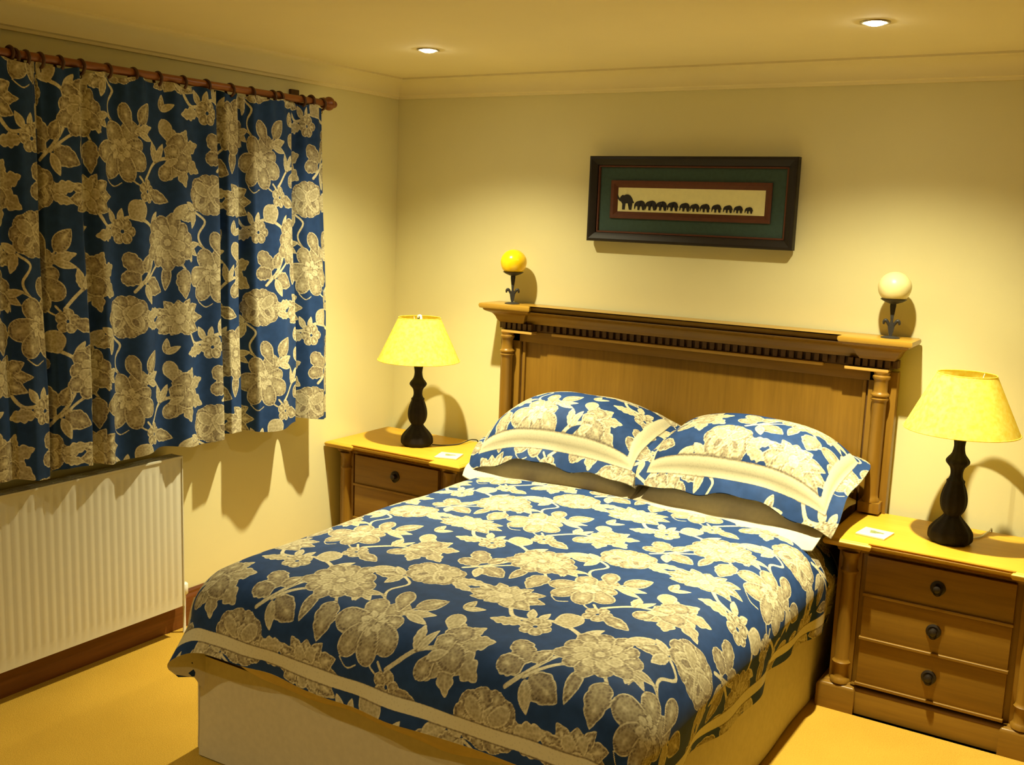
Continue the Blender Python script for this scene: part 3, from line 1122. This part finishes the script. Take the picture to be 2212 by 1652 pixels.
def picture():
    x0, x1, z0, z1 = 1.102, 2.017, 1.624, 1.987
    cx, cz = (x0 + x1) / 2, (z0 + z1) / 2
    STAND = 0.020
    t = thing('picture', 'long dark framed picture of a line of elephants above the headboard', 'picture', (cx, -STAND, cz))
    hw, hh = (x1 - x0) / 2, (z1 - z0) / 2

    def ring(name, w, h, prof, mat):
        """prof (inset, y)"""
        bm = bmesh.new()
        rs = []
        for sx, sz in ((-1, -1), (1, -1), (1, 1), (-1, 1)):
            rs.append([bm.verts.new((sx * (w - i), y, sz * (h - i))) for i, y in prof])
        for k in range(4):
            a, b = rs[k], rs[(k + 1) % 4]
            for j in range(len(prof) - 1):
                bm.faces.new((a[j], b[j], b[j + 1], a[j + 1]))
        return from_bm(name, bm, mat, t, angle=25)
    ring('frame', hw, hh, [(0.0, 0.0), (0.0, -0.034), (0.004, -0.040), (0.012, -0.042), (0.026, -0.036), (0.037, -0.028), (0.040, -0.014)], M['frame_black'])
    ring('slip', hw - 0.039, hh - 0.039, [(0.0, -0.022), (0.006, -0.022), (0.007, -0.013)], M['mount_rust'])
    ring('mount', hw - 0.0455, hh - 0.0455, [(0.0, -0.013), (0.056, -0.0145), (0.0565, -0.020)], M['mount_green'])
    ring('inner_slip', hw - 0.101, hh - 0.101, [(0.0, -0.021), (0.004, -0.023), (0.014, -0.021), (0.030, -0.008), (0.031, -0.0065)], M['mount_rust'])
    ring('inner_bevel', hw - 0.101, hh - 0.101, [(0.0, -0.0145), (0.0, -0.0212), (0.006, -0.0216)], M['mount_brown'])
    w, h = hw - 0.131, hh - 0.131
    box('paper', (-w - .002, w + .002, -0.008, -0.004, -h - .002, h + .002), M['paper'], t, 0)
    box('backing', (-hw + .004, hw - .004, -0.004, 0.0, -hh + .004, hh - .004), M['mount_brown'], t, 0)
    for s in (-1, 1):
        box('spacer', (s * (hw - 0.05) - 0.012, s * (hw - 0.05) + 0.012, 0.0, STAND, -hh + 0.03, -hh + 0.05), M['mount_brown'], t, 0)
    box('hanger', (-0.02, 0.02, 0.0, STAND, hh - 0.09, hh - 0.06), M['bronze'], t, 0)
    # elephant outline facing left, unit height 1, feet at z=0
    small = [(-.62, .50), (-.56, .66), (-.44, .80), (-.30, .86), (-.18, .84), (-.08, .92), (.12, .96), (.32, .90), (.46, .76), (.52, .58), (.60, .40), (.57, .36), (.50, .50),
             (.50, .30), (.46, .0), (.26, .0), (.28, .30), (.16, .38), (-.06, .38), (-.06, .0), (-.26, .0), (-.27, .34), (-.40, .42), (-.48, .36), (-.55, .12), (-.62, .06), (-.60, .16), (-.58, .30)]
    bull = [(-.70, 1.02), (-.60, .84), (-.50, .72), (-.44, .86), (-.30, .96), (-.14, .94), (-.02, 1.0), (.16, 1.0), (.34, .92), (.48, .76), (.56, .60), (.66, .48), (.58, .44), (.52, .50),
            (.50, .28), (.46, .0), (.28, .0), (.28, .32), (.16, .42), (-.04, .42), (-.08, .0), (-.28, .0), (-.28, .38), (-.40, .52), (-.50, .56), (-.58, .62), (-.68, .76), (-.76, 1.02)]
    hs = [0.064, 0.042, 0.043, 0.041, 0.040, 0.037, 0.034, 0.035, 0.034, 0.032, 0.031, 0.027]
    px = [495, 640, 750, 855, 965, 1080, 1175, 1272, 1380, 1485, 1580, 1675]
    for i, (hh_, p) in enumerate(zip(hs, px)):
        ex = -w + (p - 412) / (1812 - 412) * 2 * w
        out = bull if i == 0 else small
        bm = bmesh.new()
        sx = hh_ * (1.04 if i else 0.92)
        fr = [bm.verts.new((ex + a * sx, -0.0105, -h + 0.008 + b * hh_)) for a, b in out]
        bk = [bm.verts.new((v.co.x, -0.008, v.co.z)) for v in fr]
        f = bm.faces.new(fr)
        for k in range(len(fr)):
            j = (k + 1) % len(fr)
            bm.faces.new((fr[k], bk[k], bk[j], fr[j]))
        bmesh.ops.triangulate(bm, faces=[f])
        from_bm('elephant', bm, M['ink'], t)


picture()

# ------------------------------------------------------------------ bedside tables
NZ = 0.640


def nightstand():
    t = thing('bedside_table', '', 'bedside table')
    w = 0.373

    def bf(wb, yb, wm, ym):
        return [(-wb, -0.034, -1, 0), (-wb, -yb, -1, -1), (-wm, -yb, 1, -1), (-wm, -ym, 1, -1), (wm, -ym, -1, -1), (wm, -yb, -1, -1), (wb, -yb, 1, -1), (wb, -0.034, 1, 0)]

    def solid(prof, path, bm):
        rings = add_sweep(bm, prof, path)
        for k in (-1, 0):
            bm.faces.new([r[k] for r in rings])
        a, b = rings[0], rings[-1]
        for j in range(len(prof) - 1):
            bm.faces.new((a[j], a[j + 1], b[j + 1], b[j]))
        bmesh.ops.triangulate(bm, faces=[f for f in bm.faces if len(f.verts) > 4])
    # top
    bm = bmesh.new()
    solid([(0.0, NZ - 0.026), (0.006, NZ - 0.024), (0.011, NZ - 0.016), (0.011, NZ - 0.008), (0.006, NZ - 0.003), (0.0, NZ - 0.002), (-0.002, NZ)], bf(w + .004, 0.484, w - 0.140, 0.470), bm)
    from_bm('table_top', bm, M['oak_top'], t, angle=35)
    # cove under the top
    bm = bmesh.new()
    add_sweep(bm, smooth_prof([(-0.040, NZ - 0.052), (-0.034, NZ - 0.046), (-0.030, NZ - 0.036), (-0.018, NZ - 0.029), (-0.008, NZ - 0.026)], 3), bf(w + .004, 0.484, w - 0.140, 0.470))
    from_bm('cove_moulding', bm, M['oak_x'], t, angle=35)
    # carcass
    bm = bmesh.new()
    add_box(bm, -0.330, 0.330, -0.425, -0.034, 0.06, NZ - 0.026, 0.002)
    from_bm('carcass', bm, M['oak'], t, angle=35)
    # plinth
    bm = bmesh.new()
    solid([(0.0, 0.0), (0.0, 0.083), (-0.004, 0.092), (-0.010, 0.096), (-0.018, 0.098), (-0.022, 0.104)], bf(w, 0.470, w - 0.135, 0.452), bm)
    from_bm('plinth', bm, M['oak_x'], t, angle=35)
    # columns with rings
    for s in (-1, 1):
        R = 0.026
        pr = [(R + .010, 0.100), (R + .010, 0.112), (R + .004, 0.118), (R + .001, 0.124), (R, 0.165), (R + .006, 0.171), (R + .007, 0.177), (R + .001, 0.183), (R - .001, 0.19), (R, 0.34),
              (R - .001, 0.505), (R + .001, 0.512), (R + .006, 0.517), (R + .006, 0.522), (R, 0.528), (R, 0.565), (R + .006, 0.575), (R + .008, 0.590)]
        lathe('column', pr, M['oak'], t, 26, center=(s * 0.300, -0.432))
        box('stile', (s * 0.300 - 0.040, s * 0.300 + 0.040, -0.434, -0.410, 0.09, 0.60), M['oak'], t, 0.002)
    # drawers
    box('drawer_rail', (-0.255, 0.255, -0.430, -0.400, 0.585, 0.615), M['oak_x'], t, 0.002)
    for i, (a, b) in enumerate(((0.450, 0.588), (0.288, 0.440), (0.116, 0.278))):
        d = box('drawer', (-0.240, 0.240, -0.448, -0.405, a, b), M['oak_x'], t, 0.0025)
        bm = bmesh.new()
        add_box(bm, -0.244, 0.244, -0.456, -0.440, a - 0.0075, a + 0.0035, 0.003, 3)
        from_bm('drawer_moulding', bm, M['oak_x'], d, angle=40)
        bm = bmesh.new()
        add_lathe(bm, [(0.025, 0.0), (0.025, 0.003), (0.0185, 0.006), (0.0150, 0.0045), (0.012, 0.0045), (0.010, 0.012), (0.0125, 0.018), (0.012, 0.023), (0.006, 0.026), (0.001, 0.0262)], 24)
        bmesh.ops.rotate(bm, verts=bm.verts, matrix=Matrix.Rotation(PI / 2, 3, 'X'))
        bmesh.ops.translate(bm, verts=bm.verts, vec=(0, -0.448, (a + b) / 2 + 0.004))
        from_bm('knob', bm, M['bronze'], d, angle=40)
        bm = bmesh.new()
        pts = [(0.0145 * math.sin(q), -0.452 - 0.002, (a + b) / 2 - 0.006 - 0.017 * math.cos(q)) for q in [(-1.45 + 2.9 * j / 14) for j in range(15)]]
        add_tube(bm, pts, 0.0018, 8)
        from_bm('ring_pull', bm, M['bronze'], d, angle=60)
    return t


def dup(root, loc, rz, label, group=None):
    r = root.copy()
    COL.objects.link(r)
    r.location = loc
    r.rotation_euler = (0, 0, rz)
    r['label'] = label
    if group:
        r['group'] = group
    for ch in list(root.children):
        c = ch.copy()
        COL.objects.link(c)
        c.parent = r
        for g in ch.children:
            d = g.copy()
            COL.objects.link(d)
            d.parent = c
    return r


NSR, NSL = 2.742, 0.396
ns = nightstand()
ns.location = (NSR, -0.025, 0)
tag(ns, 'oak bedside table with three drawers in full view, right of the bed', 'bedside table', 'oak bedside tables')
dup(ns, (NSL, -0.025, 0), 0, 'oak bedside table in the corner, left of the bed and half hidden by it')

# ------------------------------------------------------------------ table lamps


def table_lamp():
    t = thing('table_lamp', '', 'table lamp')
    pts = [(0.062, 0.0), (0.072, 0.010), (0.073, 0.028), (0.070, 0.044), (0.058, 0.062), (0.044, 0.078), (0.032, 0.092), (0.028, 0.100), (0.036, 0.112), (0.042, 0.130), (0.044, 0.152),
           (0.041, 0.176), (0.034, 0.200), (0.029, 0.213), (0.030, 0.222), (0.024, 0.228), (0.020, 0.240), (0.0205, 0.256), (0.025, 0.270), (0.037, 0.284), (0.038, 0.296), (0.028, 0.310), (0.021, 0.322),
           (0.0175, 0.345), (0.020, 0.366), (0.021, 0.372), (0.021, 0.376)]
    lathe('base', smooth_prof(pts, 2), M['lampwood'], t, 60, flute=(10, 0.035))
    lathe('bulb_holder', [(0.013, 0.376), (0.013, 0.44), (0.016, 0.442), (0.016, 0.47), (0.010, 0.475)], M['white_plastic'], t, 20)
    b = 0.402
    # shade: thin cone with thickness, fabric lets light through
    zt = 0.600
    rb, rt = 0.190, 0.097
    bm = bmesh.new()
    seg = 72
    prof = [(rb, b), (rb - 0.012, b + 0.025)]
    prof = [(rb + (rt - rb) * k / 10, b + (zt - b) * k / 10) for k in range(11)]
    add_lathe(bm, prof, seg, cap=False)
    from_bm('lamp_shade', bm, M['shade'], t, smooth=True)
    for r, z, q in ((rb, b, 0.0022), (rt, zt, 0.0018)):
        bm = bmesh.new()
        n, m = 72, 6
        vs = [[bm.verts.new(((r + q * math.cos(2 * PI * j / m)) * math.cos(2 * PI * i / n), (r + q * math.cos(2 * PI * j / m)) * math.sin(2 * PI * i / n), z + q * math.sin(2 * PI * j / m))) for j in range(m)] for i in range(n)]
        for i in range(n):
            for j in range(m):
                bm.faces.new((vs[i][j], vs[(i + 1) % n][j], vs[(i + 1) % n][(j + 1) % m], vs[i][(j + 1) % m]))
        from_bm('shade_binding', bm, M['shade'], t, smooth=True)
    # spider wires to the holder
    bm = bmesh.new()
    for k in range(3):
        a = 0.4 + k * 2 * PI / 3
        add_tube(bm, [(0.014 * math.cos(a), 0.014 * math.sin(a), 0.45), (0.05 * math.cos(a), 0.05 * math.sin(a), 0.50), (rt * math.cos(a), rt * math.sin(a), zt - 0.004)], 0.0012, 6)
    from_bm('shade_carrier', bm, M['white_plastic'], t)
    return t


def add_bulb(t, tall):
    bm = bmesh.new()
    if tall:   # tall folded tube bulb reaching the rim
        add_tube(bm, [(0, 0, 0.47), (0, 0, 0.52)], 0.018, 16)
        for sx, sy in ((-1, 0), (1, 0), (0, 1)):
            add_tube(bm, [(0.008 * sx, 0.008 * sy, 0.515), (0.008 * sx, 0.008 * sy, 0.600), (0.006 * sx, 0.006 * sy, 0.608), (0, 0, 0.609)], 0.0058, 10)
    else:
        add_lathe(bm, smooth_prof([(0.012, 0.47), (0.014, 0.49), (0.026, 0.52), (0.030, 0.543), (0.022, 0.565), (0.002, 0.575)], 4), 24)
    from_bm('bulb', bm, M['white_plastic'], t, angle=60)


def add_cord(t, pts, mat):
    bm = bmesh.new()
    sp = [Vector(p) for p in pts]
    out = []
    P = [sp[0]] + sp + [sp[-1]]
    for i in range(1, len(P) - 2):
        for j in range(6):
            q = j / 6
            out.append(0.5 * (2 * P[i] + (P[i + 1] - P[i - 1]) * q + (2 * P[i - 1] - 5 * P[i] + 4 * P[i + 1] - P[i + 2]) * q * q + (-P[i - 1] + 3 * P[i] - 3 * P[i + 1] + P[i + 2]) * q ** 3))
    out.append(sp[-1])
    add_tube(bm, out, 0.0028, 8)
    from_bm('cord', bm, mat, t, smooth=True)


lampL = table_lamp()
lampL.location = (0.385, -0.300, NZ)
lampR = dup(lampL, (2.735, -0.285, NZ), 0.7, 'unlit table lamp with a yellow cone shade on the right bedside table')
tag(lampR, None, 'table lamp', 'table lamps')
tag(lampL, 'unlit table lamp with a yellow cone shade on the left bedside table in the corner', 'table lamp', 'table lamps')
add_bulb(lampL, True)
add_bulb(lampR, False)
add_cord(lampL, [(0.066, 0.03, 0.006), (0.11, 0.06, 0.004), (0.15, 0.13, 0.004), (0.16, 0.235, 0.010), (0.16, 0.287, -0.04), (0.155, 0.285, -0.3)], M['iron'])
_c = math.cos(-0.7)
_s = math.sin(-0.7)
add_cord(lampR, [(x * _c - y * _s, x * _s + y * _c, z) for x, y, z in [(0.05, 0.055, 0.006), (0.085, 0.12, 0.004), (0.10, 0.20, 0.006), (0.105, 0.255, -0.02), (0.105, 0.258, -0.3)]], M['white_plastic'])


def coaster(x, y, rz, label):
    t = thing('coaster', label, 'coaster', (x, y, NZ), rz, 'square coasters on the bedside tables')
    box('tile', (-0.052, 0.052, -0.052, 0.052, 0.0005, 0.0065), M['coaster'], t, 0.0012)
    bm = bmesh.new()
    rng = random.Random(5)
    ring = []
    for i in range(28):
        a = 2 * PI * i / 28
        k = 1 + 0.25 * math.sin(3 * a + 1) + rng.uniform(-.12, .12)
        ring.append(bm.verts.new((0.024 * k * math.cos(a), 0.006 + 0.015 * k * math.sin(a), 0.0069)))
    bm.faces.new(ring)
    from_bm('printed_motif', bm, M['coaster_print'], t)


coaster(0.638, -0.395, 0.30, 'square cream coaster on the left bedside table beside the lamp')
coaster(2.498, -0.372, -0.12, 'square cream coaster on the right bedside table beside the lamp')

# ------------------------------------------------------------------ bed
BX0, BX1, BY0, BY1 = 0.845, 2.335, -2.025, -0.105


def bed():
    t = thing('bed', 'double divan bed with a cream fabric skirt down to the carpet', 'bed', ((BX0 + BX1) / 2, (BY0 + BY1) / 2, 0))
    cx, cy = (BX0 + BX1) / 2, (BY0 + BY1) / 2
    bm = bmesh.new()
    add_box(bm, BX0 + .012 - cx, BX1 - .012 - cx, BY0 + .012 - cy, BY1 - cy, 0.05, 0.335, 0.01)
    from_bm('divan_base', bm, M['mattress'], t, angle=40)
    bm = bmesh.new()
    add_box(bm, BX0 + .01 - cx, BX1 - .01 - cx, BY0 + .01 - cy, BY1 - cy, 0.337, 0.548, 0.035, 4)
    from_bm('mattress', bm, M['mattress'], t, angle=50)
    # skirt: cloth path left side -> foot -> right side, with an inverted pleat at each corner
    path = []

    def seg(x0, y0, x1, y1, n, nx, ny, amp, seed):
        for i in range(n + 1):
            q = i / n
            path.append((x0 + (x1 - x0) * q, y0 + (y1 - y0) * q, nx, ny, amp * math.sin(q * (x1 - x0 + y1 - y0) * 11 + seed)))
    seg(BX0 - 0.008, BY1, BX0 - 0.022, BY0 + 0.022, 60, -1, 0, 0.003, 1)
    for p in ((BX0 - 0.012, BY0 + .018), (BX0 + .015, BY0 + .06), (BX0 + .018, BY0 + .02)):
        path.append((*p, -0.5, -0.5, 0))
    seg(BX0 + 0.016, BY0, BX1 - 0.03, BY0, 80, 0, -1, 0.004, 2)
    for p in ((BX1 - .03, BY0 + .02), (BX1 - .025, BY0 + .05)):
        path.append((*p, 0.5, -0.5, 0))
    seg(BX1, BY0 + 0.035, BX1, BY1, 60, 1, 0, 0.003, 3)
    zs = [0.335, 0.25, 0.16, 0.08, 0.018, 0.012, 0.004]
    P = np.zeros((len(zs), len(path), 3))
    for j, z in enumerate(zs):
        k = (0.335 - z) / 0.33
        e = 0.0018 if z <= 0.018 else 0
        for i, (x, y, nx, ny, a) in enumerate(path):
            P[j, i] = (x + nx * (a * k + 0.006 * k + e + .002) - cx, y + ny * (a * k + 0.006 * k + e + .002) - cy, z)
    o = grid_mesh('skirt', P, M['valance_cloth'], t, flip=True)
    o.data.set_sharp_from_angle(angle=math.radians(50))
    return t


bed()


def sheet():
    """cream fitted sheet whose edge shows below the duvet at the foot"""
    t = thing('bed_sheet', 'cream bed sheet edge showing below the duvet at the foot of the bed', 'sheet', (1.59, -2.03, 0.36))
    n, m = 220, 14
    u = np.linspace(0, 1, n)[None, :]
    v = np.linspace(0, 1, m)[:, None]
    x = BX0 - 0.004 + (BX1 - BX0 + 0.008) * u + 0 * v
    low = 0.347 + 0.010 * np.sin(u * 7 + 1) + 0.008 * np.sin(u * 17) + 0.02 * np.clip(1 - u * 6, 0, 1)
    z = 0.52 + (low - 0.52) * v
    y = BY0 - 0.008 - 0.020 * np.sin(PI * np.clip(v, 0, 1)) * (1 + 0.4 * np.sin(u * 9)) - 0.012 * v + 0.004 * np.sin(u * 40 + v * 3)
    y = y - 0.012 * v ** 3
    P = np.stack([x, y, z], -1) - np.array([1.59, -2.03, 0.36])
    # small rolled hem
    a = P[-1:].copy()
    a[..., 1] += 0.006
    a[..., 2] -= 0.002
    b = a.copy()
    b[..., 1] += 0.004
    b[..., 2] += 0.010
    grid_mesh('sheet_drop', np.concatenate([P, a, b]), M['sheet_cloth'], t, flip=True)


sheet()

# ------------------------------------------------------------------ duvet
DX0, DX1, DY0 = 0.965, 2.245, -1.960        # inner flat rectangle: left, right, foot
DR = 0.145
U0, U1 = DX0 - 0.63, DX1 + 0.40
V0, V1 = DY0 - 0.305, -0.36


def duvet_pos(u, v, off=0.0):
    """cloth point (u,v) -> space; off moves inward (for the lining)"""
    ztop = 0.618 + 0.042 * np.clip(1 - ((u - 1.6) / 0.80) ** 4, 0, 1) * np.clip(1 - ((v + 1.1) / 1.0) ** 4, 0, 1)
    ztop = ztop + 0.008 * sinnoise(u, v, 4, 6, 4, 13) + 0.0035 * sinnoise(u, v, 11, 5, 18, 40)
    ztop = ztop - 0.040 * np.clip((v + 0.60) / 0.24, 0, 1) ** 1.5
    exl = np.clip(DX0 - u, 0, None)
    exr = np.clip(u - DX1, 0, None)
    ey = np.clip(DY0 - v, 0, None)
    ex = exl + exr
    sg = np.where(exl > 0, -1.0, 1.0)
    L = np.hypot(ex, ey) + 1e-9
    nx, ny = sg * ex / L, -ey / L
    bx = np.clip(u, DX0, DX1)
    by = np.clip(v, DY0, None)
    arc = DR * PI / 2
    th = np.clip(L / DR, 0, PI / 2)
    hang = np.clip(L - arc, 0, None)
    ang = np.arctan2(ey, ex)
    corner = np.sin(2 * ang) * (ex > 0) * (ey > 0)
    side = np.where(ex > ey, v * 9.0, u * 8.0)
    ripple = 0.012 * np.sin(side + 0.7) + 0.007 * np.sin(side * 2.3 + 1.0)
    fold = np.where(exl > 0, (0.048 * np.exp(-((ang - 1.12) / 0.34) ** 2) - 0.05 * np.exp(-((ang - 0.38) / 0.26) ** 2)) * (ey > 0), 0.055 * corner * np.cos(ang * 8 + 0.6) - 0.02 * corner)
    h = DR * np.sin(th) + hang * np.where(ey > ex, 0.10, np.where(exl > 0, -0.02, -0.14) * np.clip(ex / (L + 1e-9), 0, 1)) + np.clip(hang / 0.12, 0, 1.4) * (ripple + fold)
    drop = DR * (1 - np.cos(th)) + hang * 0.985
    # the flange at the hem kicks out slightly
    x = bx + nx * h
    y = by + ny * h
    z = ztop - drop
    if off is not 0.0:
        k = np.clip(np.minimum(np.minimum(u - U0, U1 - u), np.minimum(v - V0, V1 - v)) / 0.05, 0, 1)
        o = off * k
        x = x - nx * o * np.sin(th)
        y = y - ny * o * np.sin(th)
        z = z - o * np.cos(th)
    z = np.maximum(z, 0.012 + 0.02 * np.clip(0.1 - z, 0, 1))
    return np.stack([x, y, z], -1)


def ribbon_overlay(d, t, e, lo, hi):
    """a cream tape at distance lo..hi from the hem (e = distance to hem, m)"""
    b = np.minimum(e - lo, hi - e) * 1000
    d2 = np.maximum(d, np.clip(b, -8, 8))
    t2 = np.where(b > 0, 1.0, t)
    t2 = np.where((b <= 0) & (b > -2.5), 0.15, t2)
    return d2, t2


def duvet():
    c = np.array([1.59, -1.2, 0.55])
    t = thing('duvet', 'blue duvet with cream flowers and a cream band, covering the bed', 'duvet', tuple(c))
    st = 0.00375
    nu, nv = int((U1 - U0) / st), int((V1 - V0) / st)
    u, v = np.meshgrid(np.linspace(U0, U1, nu), np.linspace(V0, V1, nv))
    P = duvet_pos(u, v)
    # the print: flower centre seen at (1.967,-1.555), slightly skewed
    pu = (u - 1.950) + 0.045 * (v + 1.5)
    pv = (v + 1.545)
    d, tn = sample_tile(pu, pv * 0.93)
    e = np.minimum(np.minimum(u - U0, U1 - u), v - V0)
    d, tn = ribbon_overlay(d, tn, e, 0.036, 0.074)
    grid_mesh('duvet_cover', P - c, M['floral'], t, {'motif': d, 'tone': tn})
    u2, v2 = np.meshgrid(np.linspace(U0, U1, nu // 6), np.linspace(V0, V1, nv // 6))
    grid_mesh('duvet_lining', duvet_pos(u2, v2, 0.022) - c, M['cream_cloth'], t, flip=True)


duvet()

# ------------------------------------------------------------------ pillows


def pillow(name, label, cx, cy, cz, W_, D_, T_, fl, mat, tilt, yaw, seed, print_off=None, ribbon=None, droop=0.05, cdrop=(0.0, 0.0), group=None, belly=0.45, st=0.0042, roll=0.0):
    t = thing(name, label, 'pillow', (cx, cy, cz), 0, group)
    R = Matrix.Rotation(yaw, 3, 'Z') @ Matrix.Rotation(tilt, 3, 'X') @ Matrix.Rotation(roll, 3, 'Y')
    Rn = np.array(R)

    def surf(side, n_u, n_v):
        u, v = np.meshgrid(np.linspace(-W_ / 2, W_ / 2, n_u), np.linspace(-D_ / 2, D_ / 2, n_v))
        iu, iv = W_ / 2 - fl, D_ / 2 - fl
        a = np.clip(1 - np.abs(u / iu) ** 2.6, 0, 1)
        b = np.clip(1 - np.abs(v / iv) ** 2.3, 0, 1)
        h = (a * b) ** 0.42
        wr = 1 + 0.05 * sinnoise(u * 1.3, v * 1.3, seed, 6, 6, 26)
        z = (T_ * (1 - belly) if side > 0 else -T_ * belly) * h * wr + side * 0.0015
        # pinch the sides in
        x = u * (1 - 0.035 * (1 - np.clip(v / iv, -1, 1) ** 2))
        y = v * (1 - 0.05 * (1 - np.clip(u / iu, -1, 1) ** 2))
        x = x * (1 - 0.055 * np.abs(v / (D_ / 2)) ** 5)
        y = y * (1 - 0.075 * np.abs(u / (W_ / 2)) ** 6)
        e = np.minimum(W_ / 2 - np.abs(u), D_ / 2 - np.abs(v))
        wav = 0.010 * np.clip(1 - e / fl, 0, 1) * (np.sin(x * 17 + seed) + 0.6 * np.sin(x * 37 + y * 21 + seed * 2))
        z = z + wav
        # soft body sags over what is below: front edge and corners hang
        f = np.clip((-v - iv * 0.45) / (D_ / 2 - iv * 0.45), 0, 1)
        z = z - droop * f ** 2
        z = z - cdrop[0] * np.clip(-u / (W_ / 2), 0, 1) ** 2.5 - cdrop[1] * np.clip(u / (W_ / 2), 0, 1) ** 2.5
        P = np.stack([x, y, z], -1) @ Rn.T
        return P, u, v, e
    n_u, n_v = int(W_ / st), int(D_ / st)
    P, u, v, e = surf(1, n_u, n_v)
    if print_off is not None:
        d, tn = sample_tile(u + print_off[0], v + print_off[1])
        if ribbon:
            d, tn = ribbon_overlay(d, tn, e, *ribbon)
        grid_mesh('pillowcase_front', P, mat, t, {'motif': d, 'tone': tn})
        Q, u, v, e = surf(-1, n_u // 2, n_v // 2)
        d, tn = sample_tile(u * 1.0 + print_off[0] + .3, v + print_off[1] + .2)
        grid_mesh('pillowcase_back', Q, mat, t, {'motif': d, 'tone': tn}, flip=True)
    else:
        grid_mesh('pillowcase_front', P[::2, ::2], mat, t)
        Q = surf(-1, n_u // 2, n_v // 2)[0]
        grid_mesh('pillowcase_back', Q, mat, t, flip=True)
    return t


pillow('pillow', 'plain cream pillow lying under the left patterned pillow', 1.235, -0.350, 0.690, 0.80, 0.55, 0.14, 0.055, M['pillow_cloth'], 0.02, 0.02, 2, droop=0.060, group='plain cream pillows', st=0.008)
pillow('pillow', 'plain cream pillow lying under the right patterned pillow', 1.985, -0.360, 0.692, 0.78, 0.57, 0.14, 0.065, M['pillow_cloth'], 0.02, -0.02, 5, droop=0.058, group='plain cream pillows', st=0.008)
pillow('pillow', 'blue floral pillow with a cream band, on the left of the bed', 1.245, -0.362, 0.868, 0.82, 0.51, 0.20, 0.052, M['floral'], 0.20, 0.02, 3, (0.10, 0.13), (0.048, 0.072), 0.085, (0.10, 0.04), 'blue floral pillows', 0.42)
pillow('pillow', 'blue floral pillow with a cream band, on the right of the bed', 2.022, -0.372, 0.874, 0.80, 0.51, 0.20, 0.052, M['floral'], 0.20, -0.02, 7, (0.47, -0.02), (0.048, 0.072), 0.085, (0.04, 0.095), 'blue floral pillows', 0.42)
